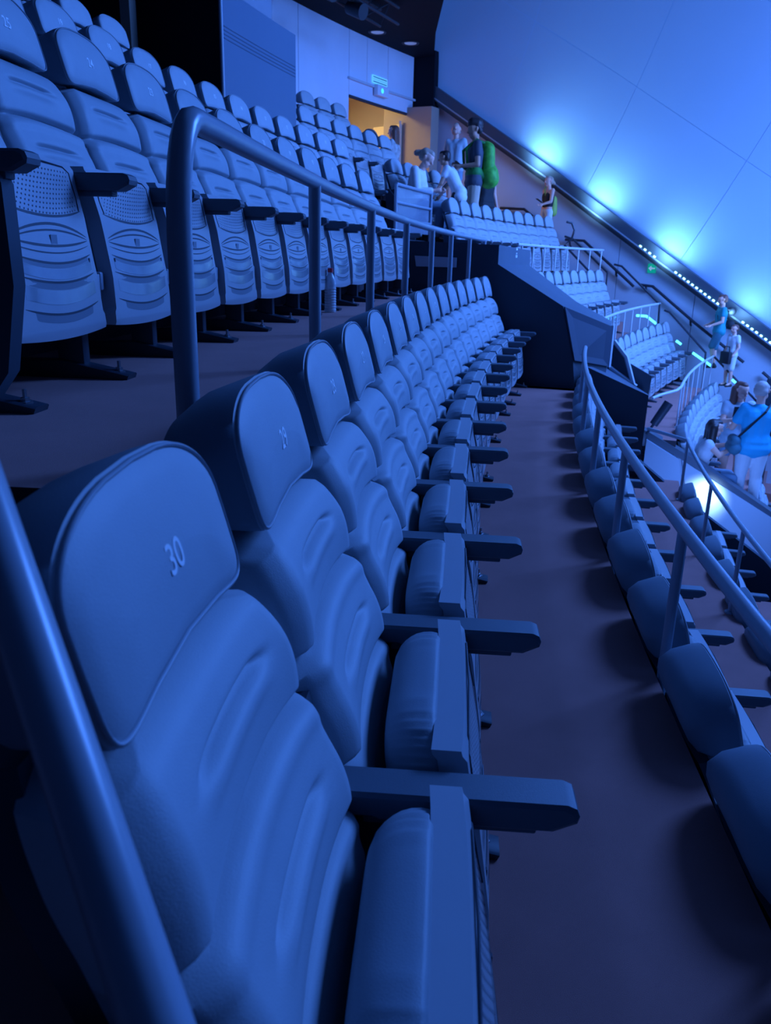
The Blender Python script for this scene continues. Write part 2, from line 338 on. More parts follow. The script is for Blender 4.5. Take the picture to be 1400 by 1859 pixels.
# ---- back wall with the door
FB = -5.25; ZC = 5.42
dsl, dsr, dz0, dz1 = 15.12, 17.08, 2.05, 4.29
wb = strip(9.3, 14.95, FB-.25, FB-.05, 0, ZC).obj('wall_back', groove_m, smooth=0, kind='structure')
def wpanel(s0, s1, z0, z1, m=concrete, f=FB):
    strip(s0+.005, s1-.005, f-.05, f, z0, z1, .3).obj('panel', m, wb, smooth=0)
for s0, s1 in ((9.3, 10.6), (10.6, 11), (11, 12.3), (12.3, 13.6), (13.6, dsl)): wpanel(s0, s1, 0, ZC)
wpanel(dsl, 15.7, dz1+.28, ZC); wpanel(15.7, 16.4, dz1+.28, ZC); wpanel(16.4, dsr+.22, dz1+.28, ZC); wpanel(dsl, dsr+.22, dz1, dz1+.27); 
strip(dsl-.05, dsr+.26, FB, FB+.05, dz1+.27, dz1+.31).obj('ledge', cap_m, wb, smooth=0)
strip(dsl, dsr, FB-.02, FB+.02, dz1-.05, dz1).obj('lintel', riser_m, wb, smooth=0)
# reveal beside the door, lit warm from the lobby
b = MB(); b.prism([W(dsr+.02, FB-.6, dz0-.6), W(dsr+.02, FB+.62, dz0-.6), W(dsr+.02, FB+.62, dz1+.10), W(dsr+.02, FB-.6, dz1+.12)], W(dsr+.30, FB, 0)-W(dsr+.02, FB, 0)); b.obj('wall_reveal', tan_m, smooth=0, kind='structure')
b = MB(); b.prism([W(dsr+.25, FB-.6, dz1+.1), W(dsr+.25, FB+.5, dz1+.1), W(dsr+.25, FB+.5, ZC+.1), W(dsr+.25, FB-.6, ZC+.1)], W(dsr+.55, FB, 0)-W(dsr+.25, FB, 0)); b.obj('trim_4', ceil_m, smooth=0, kind='structure')
# lobby behind the door
lob = MB()
for poly in ([(dsl-1.5, FB-3.0), (dsr+1.5, FB-3.0)], [(dsl-1.5, FB-.3), (dsl-1.5, FB-3)], [(dsr+1.5, FB-.3), (dsr+1.5, FB-3)]):
    (sa, fa), (sb, fb_) = poly; lob.add([W(sa, fa, dz0), W(sb, fb_, dz0), W(sb, fb_, 5.0), W(sa, fa, 5.0)], [(0, 1, 2, 3)])
lob.add([W(dsl-1.5, FB-.3, 5), W(dsr+1.5, FB-.3, 5), W(dsr+1.5, FB-3, 5), W(dsl-1.5, FB-3, 5)], [(0, 1, 2, 3)])
lob.obj('wall_lobby', warm_m, smooth=0, kind='structure')
strip(dsl-1.5, dsr+1.5, FB-3, FB-.02, dz0-.1, dz0).obj('floor', carpet, smooth=0, kind='structure')
lamp('lobby_lamp', 'AREA', W(15.9, FB-1.5, 4.9), W(15.9, FB-1.5, 0), 80, (1, .80, .40), shape='DISK', size=1.2)
dl = thing('door_1', 'open tan door leaf folded back inside the lit doorway', 'door', W(dsr-.04, FB-.12, dz0)); dl['kind'] = 'structure'
b = MB(); q = W(dsr+.15, FB-.98, 0)-W(dsr-.04, FB-.12, 0); b.prism([(0, 0, 0), q, q+Vector((0, 0, 2.02)), (0, 0, 2.02)], Vector((.04, .03, 0))); b.obj('door_leaf', doorleaf_m, dl, smooth=0)
b = MB(); b.box((0, 0, 1.03), (.05, .05, 2.1)); b.obj('door_frame', rail_m, dl, smooth=0)
# ceiling
cl = [W(q, FB-.4, ZC) for q in (17.6, 15, 12, 9, 6, 3)]+[W(3, -1.2, ZC), W(6, -1.2, ZC), W(9, -1.2, ZC), W(11.5, -1.2, ZC), W(14.1, -2.75, ZC), W(15.9, -3.85, ZC), W(17.3, -4.75, ZC)]
b = MB(); b.prism(cl, (0, 0, .25)); b.obj('ceiling', ceil_m, smooth=0, kind='structure')
for i, (s0, f0) in enumerate(((15.46, -4.86), (16.33, -4.68))):
    t = thing('ceiling_downlight', ['round recessed downlight in the black ceiling, left of two', 'round recessed downlight in the black ceiling, right of two by the screen'][i], 'light', W(s0, f0, ZC))
    MB().lathe([(.02, -.012), (.12, -.012), (.13, 0)], seg=20).obj('lens', downlight_m, t); MB().lathe([(.13, .0), (.17, -.02), (.18, -.002)], seg=20).obj('rim', truss_m, t)
t = thing('ceiling_truss', 'dark lattice lighting truss hanging under the black ceiling', 'truss', W(12.6, -4.0, ZC-.3))
o0 = W(12.6, -4.0, ZC-.3)
for df in (0, .35):
    for dz in (0, .25): MB().tube([W(q, -4.0+df, ZC-.3+dz)-o0 for q in (11.0, 12.0, 13.0, 14.2)], .025, 8).obj('chord', truss_m, t)
for k in range(6):
    s0 = 11.0+.53*k; MB().tube([W(s0, -4, ZC-.3)-o0, W(s0+.26, -3.65, ZC-.05)-o0, W(s0+.53, -4, ZC-.3)-o0], .014, 6).obj('brace', truss_m, t)
for i, s0 in enumerate((13.0, 13.9)):
    p0 = W(s0-.9, -3.9, ZC-.35)
    t = thing('stage_light', ['black stage lamp hung under the ceiling truss, nearer one', 'black stage lamp hung under the ceiling truss, farther one'][i], 'light', p0)
    MB().tube([(0, 0, 0), (.25, -.18, -.1)], [.09, .12], 12).obj('lamp_body', truss_m, t); MB().tube([(0, 0, .4), (0, 0, .05)], .015, 6).obj('hanger', truss_m, t)

# ---- projection booth: glass panel and dark opening at the top of the near block
FP = -2.74; BS0, BS1, BZT = 7.58, 9.28, 3.70
b = strip(BS0, BS1, FP-.03, FP, 1.6, BZT, .2); pane = b.obj('wall_booth', panel_m, smooth=0, kind='structure')
for k in range(4): strip(BS0+.03, BS1-.01, FP, FP+.004, 3.365-.034*k, 3.373-.034*k, .2).obj('stripe', stripe_m, pane, smooth=0)
b = MB(); b.tube([W(BS0-.012, FP, 1.6), W(BS0-.012, FP, BZT)], .014, 8); b.obj('panel_edge', cap_m, pane)
b = MB(); b.prism([W(BS0, FP-.03, 1.6), W(BS0, -5.0, 1.6), W(BS0, -5.0, ZC), W(BS0, FP-.03, ZC)], W(BS0+.08, FP, 0)-W(BS0, FP, 0)); b.obj('wall_booth', ceil_m, smooth=0, kind='structure')
strip(BS0+.08, BS1, -5.0, FP-.04, BZT-.05, BZT, .3).obj('wall_booth', ceil_m, smooth=0, kind='structure')
b = MB(); b.prism([W(BS1-.05, FP-.03, 1.6), W(BS1-.05, -5.0, 1.6), W(BS1-.05, -5.0, BZT), W(BS1-.05, FP-.03, BZT)], W(BS1, FP, 0)-W(BS1-.05, FP, 0)); b.obj('wall_booth', house_m, smooth=0, kind='structure')
strip(BS0+.5, BS1, FP-.3, FP-.29, BZT, 4.6, .2).obj('window_1', glass_m, smooth=0, kind='structure')
b = MB(); b.box(W(7.42, -3.62, 3.6), (.10, .12, 2.4), R=Matrix.Rotation(-th(7.4), 3, 'Z')); b.obj('trim_5', tan_m, smooth=0, kind='structure')
strip(.5, 7.5, -5.1, -5.0, 1.5, 5.2).obj('wall_left', house_m, smooth=0, kind='structure')

# ================================================================== SEATS
def smooth_interp(z, zs, xs):
    return float(np.interp(z, zs, xs))
BZ = [.40, .50, .59, .69, .78, .86, .97]; BX = [.055, .038, .010, -.036, -.066, -.098, -.150]
def back_front(u, z):
    x = smooth_interp(z, BZ, BX)
    G = lambda d, w: math.exp(-(d/w)**2)
    def slot(zc, half):
        e = 1/(1+math.exp((abs(u)-half)/.045)); dz = z-zc
        return e*(-.018*G(dz-.003, .0070)+.006*G(dz+.017, .014))
    c1 = .752+.022*(1-u*u); c2 = .570+.018*(1-u*u)
    x += -.024*G(z-c1, .0075)+.008*G(z-c1+.022, .016)-.026*G(z-c2, .009)+.006*G(z-c2+.022, .016)
    x += slot(.852+.016*(1-u*u), .46)+slot(.666+.016*(1-u*u), .46)
    if z > c1: x += .021*math.sin(PI*min(1, (z-c1)/.19))
    elif z > c2: x += .023*math.sin(PI*(z-c2)/(c1-c2))**.8
    x += .018*abs(u)**2.4-.075*max(0, abs(u)-.80)**1.5*7.0
    x -= .045*max(0, (z-.905)/.045)**2
    return x
def half_w(z):
    if z < .80: return .266 if z > .5 else .260
    t = min(1, (z-.80)/.17); return .266-.080*t**2.4
def back_mesh():
    nu, nv = 32, 150; b = MB(); zb = .40
    def P(i, j, dx=0):
        u = -1+2*i/nu; v = j/nv; zt = .950-.045*abs(u)**2.5; z = zb+(zt-zb)*v
        return (back_front(u, z)+dx, u*half_w(z), z)
    fr = [P(i, j) for j in range(nv+1) for i in range(nu+1)]
    def B(i, j):
        u = -1+2*i/nu; v = j/nv; zt = .950-.045*abs(u)**2.5; z = zb+(zt-zb)*v
        return (smooth_interp(z, BZ, BX)-.085-.015*(1-u*u), u*(half_w(z)-.012), z)
    bk = [B(i, j) for j in range(nv+1) for i in range(nu+1)]
    n = nu+1; N = len(fr)
    fs = [(j*n+i, j*n+i+1, (j+1)*n+i+1, (j+1)*n+i) for j in range(nv) for i in range(nu)]
    fs += [(N+j*n+i, N+(j+1)*n+i, N+(j+1)*n+i+1, N+j*n+i+1) for j in range(nv) for i in range(nu)]
    for j in range(nv): fs += [(j*n, (j+1)*n, N+(j+1)*n, N+j*n), (j*n+nu, N+j*n+nu, N+(j+1)*n+nu, (j+1)*n+nu)]
    for i in range(nu): fs += [(i, N+i, N+i+1, i+1), (nv*n+i, nv*n+i+1, N+nv*n+i+1, N+nv*n+i)]
    b.add(fr+bk, fs)
    return b.mesh('backrest', [leather], 60)
def head_outline(inset, n=56, wide=0.):
    pts = []
    hw, z0, z1 = .214+wide-inset, .932+inset, 1.128+wide*.4-inset; zc = (z0+z1)/2; hz = (z1-z0)/2
    for k in range(n):
        a = 2*PI*k/n; c, s = math.cos(a), math.sin(a); e = .44
        e = .47 if s > 0 else .32; y = hw*math.copysign(abs(c)**e, c); z = zc+hz*math.copysign(abs(s)**e, s)
        top = max(0, s); y *= 1-.10*top**1.5
        if s > 0: z += .022*(1-(y/hw)**2)*top
        else: z += .026*(1-(y/hw)**2)*(-s)
        pts.append((y, z))
    return pts
def hx(z): return -.112-(z-.93)*.27
def head_mesh():
    b = MB(); rings = []
    for inset, dx, wd in ((.095, .007, 0), (.08, .006, 0), (.03, .003, 0), (.010, -.004, 0), (0, -.012, 0), (0, -.03, .005), (.0, -.09, .007), (.012, -.128, .004), (.04, -.142, 0), (.12, -.146, 0)):
        rings.append([(hx(z)+dx, y, z-max(0, -dx-.01)*.42*max(0, min(1, (z-.95)/.15))) for y, z in head_outline(min(inset, .099), wide=wd)])
    n = len(rings[0]); b.loft(rings)
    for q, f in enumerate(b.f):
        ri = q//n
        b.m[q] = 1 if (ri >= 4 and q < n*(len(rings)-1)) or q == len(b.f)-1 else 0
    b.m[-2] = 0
    return b.mesh('headrest', [leather, leather_shade_side], 50)
def pipe_mesh():
    b = MB(); o = head_outline(.004); pts = [(hx(z)-.006, y, z) for y, z in o]; pts.append(pts[0])
    b.tube(pts, .0030, 6, caps=False); return b.mesh('piping', piping_m, 60)
SZ = [.150, .165, .30, .47, .55, .60, .62]; SX = [.246, .256, .248, .222, .203, .195, .190]
def shell_x(z): return smooth_interp(z, SZ, SX)
def shell_hw(z): return .236-.012*math.sin(PI*min(1, max(0, (z-.15)/.47)))+.008*(z < .2)
grooves = [(.485, -.020, .003), (.415, .031, .0032), (.408, .022, .0022), (.405, -.015, .003), (.392, -.020, .0016), (.368, -.022, .003), (.318, -.021, .003), (.238, -.023, .003)]
recess = [(.368, -.022, .013), (.318, -.021, .019), (.238, -.023, .023)]
def shell_mesh():
    nu, nv = 20, 46; b = MB()
    def P(i, j, dx):
        u = -1+2*i/nu; z = .160+(.615-.160)*j/nv
        x = shell_x(z)+.006*(1-u*u)
        if z > .60: x -= .006
        return (x+dx, u*shell_hw(z), z-.010*(1-u*u)*(j == 0))
    n = nu+1; fr = [P(i, j, 0) for j in range(nv+1) for i in range(n)]; bk = [P(i, j, -.047) for j in range(nv+1) for i in range(n)]; N = len(fr)
    fs = [(j*n+i, j*n+i+1, (j+1)*n+i+1, (j+1)*n+i) for j in range(nv) for i in range(nu)]
    fs += [(N+j*n+i, N+(j+1)*n+i, N+(j+1)*n+i+1, N+j*n+i+1) for j in range(nv) for i in range(nu)]
    for j in range(nv): fs += [(j*n, (j+1)*n, N+(j+1)*n, N+j*n), (j*n+nu, N+j*n+nu, N+(j+1)*n+nu, (j+1)*n+nu)]
    for i in range(nu): fs += [(i, N+i, N+i+1, i+1), (nv*n+i, nv*n+i+1, N+nv*n+i+1, N+nv*n+i)]
    b.add(fr+bk, fs); return b.mesh('seat_shell', shell_m, 40)
def on_shell(u, z, d): return (shell_x(z)+.006*(1-u*u)+d, u*.205, z)
def groove_mesh():
    b = MB()
    for z0, bow, hh in grooves:
        n = 16; top = []; bo = []
        for i in range(n+1):
            u = -1+2*i/n; z = z0+bow*(1-u*u); h = hh*(1-.75*u**6)
            top.append(on_shell(u, z+h, .0012)); bo.append(on_shell(u, z-h, .0012))
        quadstrip(b, top, bo)
    for u in (-.93, .93): b.box(on_shell(u, .352, .001), (.003, .010, .013), r=.002)
    # frame line around the perforated field
    b.tube([on_shell(-.95, .485, .001), on_shell(-.99, .52, .001), on_shell(-.96, .585, .001), on_shell(-.8, .598, .001), on_shell(0, .604, .001), on_shell(.8, .598, .001), on_shell(.96, .585, .001), on_shell(.99, .52, .001), on_shell(.95, .485, .001)], .0022, 5)
    return b.mesh('groove_lines', groove_m, 0)
def gloss_mesh():
    b = MB()
    for z0, z1, bow in ((.262, .297, -.022), (.326, .353, -.022)):
        b.grid(lambda u, v: on_shell((-1+2*u)*.95, z0+(z1-z0)*v+bow*(1-(-1+2*u)**2), .0014), 14, 2)
    return b.mesh('gloss_band', gloss_m, 60)
def recess_mesh():
    b = MB()
    for z0, bow, h in recess: b.grid(lambda u, v: on_shell((-1+2*u)*.97, z0-h*(1-v)+bow*(1-(-1+2*u)**2), .0008), 14, 1)
    b.box(on_shell(0, .405, .0006), (.002, .034, .026))
    return b.mesh('recessed_band', recess_m, 60)
def perf_mesh():
    b = MB(); rows = 11
    for r in range(rows):
        for c in range(21):
            u = (-.88+1.76*(c+.5*(r % 2))/20.5); 
            if abs(u) > .9: continue
            z = .492+.0102*r-.020*(1-u*u)+.024*(1-u*u)*(r/rows)
            if z > .592: continue
            p = on_shell(u, z, .0012); b.add([(p[0], p[1]-.0026, p[2]), (p[0], p[1], p[2]-.0034), (p[0], p[1]+.0026, p[2]), (p[0], p[1], p[2]+.0034)], [(0, 1, 2, 3)])
    return b.mesh('perforations', groove_m, 0)
def cushion_mesh():
    b = MB(); rings = []
    n = 150
    def ring(t, sc):
        pts = []
        for k in range(n):
            a = 2*PI*k/n; c, s = math.cos(a), math.sin(a)
            y = .236*math.copysign(abs(c)**.35, c)*sc; z = .40+.222*math.copysign(abs(s)**.45, s)*sc
            x = shell_x(z)-.046-t
            pl = .0022*(math.sin(k*2.1)+.6*math.sin(k*.93+1))*min(1, t/.015)*max(0, 1-t/.085)
            pts.append((x, y+pl*c, z+pl*s))
        return pts
    for t, sc in ((0, .985), (.008, 1.0), (.02, 1.004), (.035, 1.0), (.05, .985), (.062, .962), (.074, .93), (.084, .89), (.094, .82), (.10, .6), (.102, .3)): rings.append(ring(t, sc))
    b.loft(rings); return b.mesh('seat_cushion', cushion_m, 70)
def arm_mesh():
    b = MB(); y0 = .270; hw = .036
    prof = [(-.055, .592), (.340, .592), (.354, .586), (.359, .574), (.356, .562), (.322, .545), (.06, .545), (.05, .550), (-.055, .550)]
    rings = []
    for yy, ins in ((-hw, .006), (-hw+.006, 0), (hw-.006, 0), (hw, .006)):
        cx = sum(p[0] for p in prof)/len(prof); cz = .57
        rings.append([(x-(ins if x > cx else -ins), y0+yy, z-(ins if z > cz else -ins)) for x, z in prof])
    b.loft(rings); b.box((.17, y0, .540), (.26, .042, .02), r=.004); return b.mesh('armrest', arm_m, 30)
def stand_mesh(y0=.28):
    b = MB(); b.box((.125, y0, .28), (.085, .045, .54), r=.006); b.box((.02, y0, .44), (.20, .03, .20), r=.004); b.box((-.04, y0, .55), (.07, .03, .34), R=Matrix.Rotation(-.25, 3, 'Y'))
    return b.mesh('stand', black_m, 30)
def foot_mesh(y0=.28):
    b = MB(); prof = [(-.11, 0), (.305, 0), (.310, .012), (.27, .020), (.10, .052), (-.08, .045), (-.11, .015)]
    b.loft([[(x, y0-.034, z) for x, z in prof], [(x, y0-.026, z+.004*(z > .01)) for x, z in prof], [(x, y0+.026, z+.004*(z > .01)) for x, z in prof], [(x, y0+.034, z) for x, z in prof]]); return b.mesh('foot_plate', black_m, 30)
def bolt_mesh(y0=.28):
    b = MB(); b.lathe([(.001, .0), (.020, .0), (.020, .005), (.012, .006), (.012, .014), (.006, .015), (.006, .034), (.001, .035)], (.268, y0, .02), 6); return b.mesh('anchor_bolt', bolt_m, 20)
def hinge_mesh(s_):
    b = MB(); b.box((.20, s_*.252, .29), (.05, .022, .055), r=.006)
    if s_ > 0: b.box((.228, .262, .275), (.010, .02, .075), r=.003)
    return b.mesh('hinge', rail_m, 30)
def backshell_mesh():
    b = MB()
    def P(u, v):
        uu = -1+2*u; z = .34+.59*v; return (smooth_interp(z, BZ, BX)-.115-.012*(1-uu*uu), uu*(half_w(z)-.010), z)
    def Q(u, v):
        uu = -1+2*u; z = .34+.59*v; return (smooth_interp(z, BZ, BX)-.080, uu*(half_w(z)-.020), z)
    b.grid(P, 10, 14); b.grid(Q, 10, 14); n = 11
    for j in range(14):
        for k in (0, 10): b.f.append((j*n+k, (j+1)*n+k, 165+(j+1)*n+k, 165+j*n+k)); b.m.append(0)
    for i in range(10):
        for j in (0, 14): b.f.append((j*n+i, j*n+i+1, 165+j*n+i+1, 165+j*n+i)); b.m.append(0)
    return b.mesh('back_shell', black_m, 50)
def neck_mesh():
    b = MB()
    for s_ in (-.07, .07): b.box((-.185, s_, .93), (.018, .03, .12), R=Matrix.Rotation(-.28, 3, 'Y'), r=.004)
    return b.mesh('headrest_bracket', steel_dark, 30)
ME = dict(backrest=back_mesh(), headrest=head_mesh(), seat_shell=shell_mesh(), seat_cushion=cushion_mesh(), armrest=arm_mesh(), stand=stand_mesh(), foot_plate=foot_mesh(), anchor_bolt=bolt_mesh(), hinge=hinge_mesh(1), hinge2=hinge_mesh(-1), back_shell=backshell_mesh(), headrest_bracket=neck_mesh(), piping=pipe_mesh(), groove_lines=groove_mesh(), gloss_band=gloss_mesh(), perforations=perf_mesh(), recessed_band=recess_mesh())
def end_panel_mesh(y0=-.30):
    b = MB(); prof = [(-.20, .06), (.20, .02), (.262, .10), (.300, .30), (.298, .52), (.275, .575), (-.03, .60), (-.14, .72), (-.20, .70), (-.16, .4)]
    b.loft([[(x, y0-.03, z) for x, z in prof], [(x, y0+.022, z) for x, z in prof]]); return b.mesh('end_panel', house_m, 30)
ME['end_panel'] = end_panel_mesh()
def make_seat(loc, rz, label, group, number=None, lod=0, first=False, last=False):
    t = thing('cinema_seat', label, 'seat', loc, rz, group)
    hd = link('headrest', ME['headrest'], t); link('backrest', ME['backrest'], t)
    sh = link('seat_shell', ME['seat_shell'], t); link('seat_cushion', ME['seat_cushion'], t); link('armrest', ME['armrest'], t)
    link('stand', ME['stand'], t); link('back_shell', ME['back_shell'], t)
    fp = link('foot_plate', ME['foot_plate'], t)
    link('groove_lines', ME['groove_lines'], sh); link('gloss_band', ME['gloss_band'], sh); link('recessed_band', ME['recessed_band'], sh)
    if lod == 0:
        link('anchor_bolt', ME['anchor_bolt'], fp); link('hinge', ME['hinge'], t); link('hinge', ME['hinge2'], t); link('headrest_bracket', ME['headrest_bracket'], t); link('piping', ME['piping'], hd)
        pf = link('perforations', ME['perforations'], sh); pf['kind'] = 'stuff'
    if number:
        d = link('seat_number', text_mesh(str(number), .046, decal_m), hd)
        d.matrix_local = Matrix.Translation((hx(1.045)+.0068, 0, 1.045)) @ Matrix.Rotation(-.262, 4, 'Y') @ Matrix(((0, 0, 1, 0), (1, 0, 0, 0), (0, 1, 0, 0), (0, 0, 0, 1)))
    if first:
        o = link('armrest', ME['armrest'], t, (0, -.56, 0)); link('stand', ME['stand'], t, (0, -.56, 0)); f2 = link('foot_plate', ME['foot_plate'], t, (0, -.56, 0)); link('anchor_bolt', ME['anchor_bolt'], f2)
        link('end_panel', ME['end_panel'], t)
    return t
def row(name, a0, k0, k1, lab, group, num=None, lod=0, first=True, skip=(), order='near'):
    off, z = ROW[name]; ar = arc(off); n = k1-k0
    for k in range(k0, k1):
        if k in skip: continue
        s = float(np.interp(a0+.56*(k+.5), ar, S)); nn = num-k if num else None
        i = k-k0
        make_seat(W(s, off, z), -th(s), lab(i, n, nn), group, nn, lod, first and k == k0)
    return
def lab_num(where): return lambda i, n, nn: f'{ORD[i]} leather seat from the near end {where}, numbered {nn}'
def lab_ord(where, endname): return lambda i, n, nn: (f'{ORD[i]} tip-up seat from {endname}, {where}' if i < len(ORD) else f'tip-up seat {where}')
row('A', 0, 0, 15, lab_num('of the row beside the aisle'), 'seats of the near row', 30)
row('B', 1.4286, 0, 12, lab_num('of the row behind the railing'), 'seats of the row behind the railing', 26)
row('C', 3.1253, -5, 9, lab_ord('row just below the carpeted aisle', 'the near aisle'), 'seats of the row below the aisle', None)
row('D', 7.51+.28, -13, 0, lab_ord('lowest visible row at right', 'the near aisle'), 'seats of the lowest near row', None)
row('U2', .9, 0, 17, lab_ord('second row up behind the railing', 'the left side'), 'seats of the second upper row', 25)
row('U3', 1.3, 0, 11, lab_ord('third row up, left of the dark booth', 'the left side'), 'seats of the third upper row', None, lod=1)
row('U3', 10.75, 0, 7, lab_ord('third row up, right of the glass booth panel', 'the booth'), 'seats of the third upper row', None, lod=1)
row('U4', 13.6, 0, 3, lab_ord('topmost row beside the concrete wall', 'the booth'), 'seats of the topmost row', None, lod=1)
row('B', 10.9*1.0+.05+.35, 0, 10, lab_ord('upper row of the far block', 'the dark housing'), 'far block upper row seats', None, lod=1)
row('A', 11.05, 0, 9, lab_ord('middle row of the far block', 'the dark housing'), 'far block middle row seats', None, lod=1)
row('C', 10.85, 0, 10, lab_ord('lower row of the far block', 'the dark housing'), 'far block lower row seats', None, lod=1)
row('D', 10.55, 0, 9, lab_ord('lowest row of the far block', 'the lit passage wall'), 'far block lowest row seats', None, lod=1)
row('E', 10.2, 0, 4, lab_ord('row in front of the standing visitors', 'the lit passage wall'), 'far block front row seats', None, lod=1)
row('U2', 11.9, 0, 4, lab_ord('top row of the far block', 'the glass guard'), 'far block top row seats', None, lod=1)

# ================================================================== RAILINGS
def rail_thing(name, label, pts, posts, zf, r=.022, rp=.017, m=rail_m, end_drop=None):
    p0 = pts[len(pts)//2].copy(); p0.z = zf
    t = thing(name, label, 'railing', p0)
    MB().tube([p-p0 for p in pts], r, 12).obj('top_rail', m, t, smooth=60)
    for p in posts:
        q = p-p0; MB().tube([(q.x, q.y, q.z-r*.4), (q.x, q.y, 0)], rp, 10).obj('post', m, t, smooth=60)
        MB().lathe([(.001, .012), (rp*2.2, .012), (rp*2.4, 0)], (q.x, q.y, 0), 12).obj('post_flange', m, t)
    return t
def curve_pts(s0, s1, f, z, n): return [W(s, f, z) for s in np.linspace(s0, s1, n)]
FRB = -.36; zB = .955; zr = 1.575
pts = [W(1.02, FRB, zB), W(1.02, FRB, 1.36)]+[W(1.02+.11*(1-math.cos(a)), FRB, 1.36+.215*math.sin(a)) for a in np.linspace(.25, PI/2, 7)]+curve_pts(1.3, 9.05, FRB, zr, 30)
for i, p in enumerate(pts[9:]): p.z = 1.575-.06*min(1, i/29)
sp_ = [2.35, 3.65, 4.92, 6.1, 7.1, 8.15, 9.03]
rail_thing('guard_railing', 'curved grey tube railing with posts above the near row', pts, [W(s, FRB, 1.575-.06*(s-1.3)/7.75) for s in sp_], zB, .0235, .021)
# railing along the edge of the aisle
FRC = .895
pts = curve_pts(-2.0, 7.7, FRC, .53, 30)
for i, p in enumerate(pts[:10]): p += (W(1, .05*(1-i/10), 0)-W(1, 0, 0))
ps_ = [s_at(1.1337, 3.1253+.56*k) for k in (-6, -4, -2, 0, 2, 4, 6, 8)]
rail_thing('aisle_railing', 'dark curved railing along the right edge of the aisle', pts, [W(q, FRC, .53) for q in ps_], -.25, .021, .018)
pts = curve_pts(-2.0, 7.85, 1.955, -.33, 26)+[W(8.0, 1.85, -.33), W(8.33, 1.60, -.33)]
rail_thing('lower_railing', 'thin dark railing above the lowest near row, bent at its far end', pts, [W(s, 1.955, -.33) for s in (.2, 1.4, 2.6, 3.75, 4.9, 6.1, 7.8)], ROW['C'][1], .018, .015, rail_m)
pts = curve_pts(11.0, 16.5, -.34, zB+.55, 12)
rail_thing('upper_block_railing', 'pale thin railing under the upper row of the far block', pts, [W(s, -.34, zB+.55) for s in np.linspace(11.3, 16.4, 8)], zB, .02, .012, rail_far)
pts = curve_pts(11.0, 16.6, .83, .56, 12)
rail_thing('middle_block_railing', 'pale curved railing under the middle row of the far block', pts, [W(s, .83, .56) for s in np.linspace(11.5, 16.5, 8)], 0, .02, .012, rail_far)
pts = [W(10.95, 1.62, -.40), W(11.3, 1.72, -.39), W(11.6, 1.90, -.36)]+curve_pts(11.8, 16.5, 1.95, -.33, 12)
rail_thing('lower_block_railing', 'pale railing curving in front of the lower row of the far block', pts, [W(s, 1.95, -.33) for s in np.linspace(11.9, 16.4, 7)], ROW['C'][1], .02, .012, rail_far)
# handrails fixed to the side wall
def wall_rail(label, L, brk):
    p0 = SW(*L[0], .09); t = thing('wall_handrail', label, 'handrail', p0)
    MB().tube([SW(a, z, .09)-p0 for a, z in L], .028, 8).obj('rail', rail_black, t)
    for a, z in brk: MB().tube([SW(a, z-.02, .09)-p0, SW(a, z-.10, .05)-p0, SW(a, z-.12, 0)-p0], .02, 6).obj('bracket', rail_black, t)
wall_rail('black wall handrail highest on the stair wall', [(-3.01, 2.34), (-2.44, 2.31), (-1.7, 1.80)], [(-2.8, 2.33), (-1.9, 1.95)])
wall_rail('black wall handrail in the middle of the stair wall', [(-1.45, 1.71), (-1.04, 1.69), (0, .91), (.1, .83)], [(-1.35, 1.70), (-.3, 1.14)])
wall_rail('black wall handrail lowest on the stair wall', [(.23, .87), (.48, .85), (1.37, .21), (2.39, -.47)], [(.35, .86), (1.3, .26)])
wall_rail('short black wall handrail behind the man on the stairs', [(2.75, -.62), (3.3, -1.02)], [(2.9, -.73)])
# stairs and aisle rails of the far block
steps_parent = thing('stairs_far', 'steep carpeted stairs along the side wall', 'stairs', W(17.0, 0, -1)); steps_parent['kind'] = 'structure'
o0 = steps_parent.location.copy()
for i in range(22):
    f0 = -2.35+.288*i; z = 1.80-.2395*i
    b = MB(); b.loft([[W(s, f0, z-.5)-o0, W(s, f0+.29, z-.5)-o0, W(s, f0+.29, z)-o0, W(s, f0, z)-o0] for s in (16.42, 17.38)]); b.obj('step', carpet, steps_parent, smooth=0)
def step_led(label, pts):
    p0 = Vector(pts[0]); t = thing('step_light', label, 'light', p0, group=None)
    for i in range(len(pts)-1): MB().tube([Vector(pts[i])-p0, Vector(pts[i+1])-p0], .022, 6).obj('light_strip', step_led_m, t)
step_led('cyan step light strip nearest the top of the stairs', [W(16.5, -.88, 1.06), W(16.5, -.78, 1.06), W(16.5, -.70, .98)])
step_led('bent cyan step light strip below the middle railing', [W(16.5, .44, .32), W(16.5, .63, .32), W(16.5, .83, .19)])
step_led('short cyan step light strip in the middle of the stairs', [W(16.5, 1.24, -.10), W(16.5, 1.34, -.16)])
step_led('long cyan step light strip at the stair visitor feet', [W(16.5, 1.57, -.30), W(16.5, 1.93, -.51)])
step_led('cyan step light strip behind the long-haired woman', [W(16.5, 2.33, -.73), W(16.5, 2.40, -.78)])
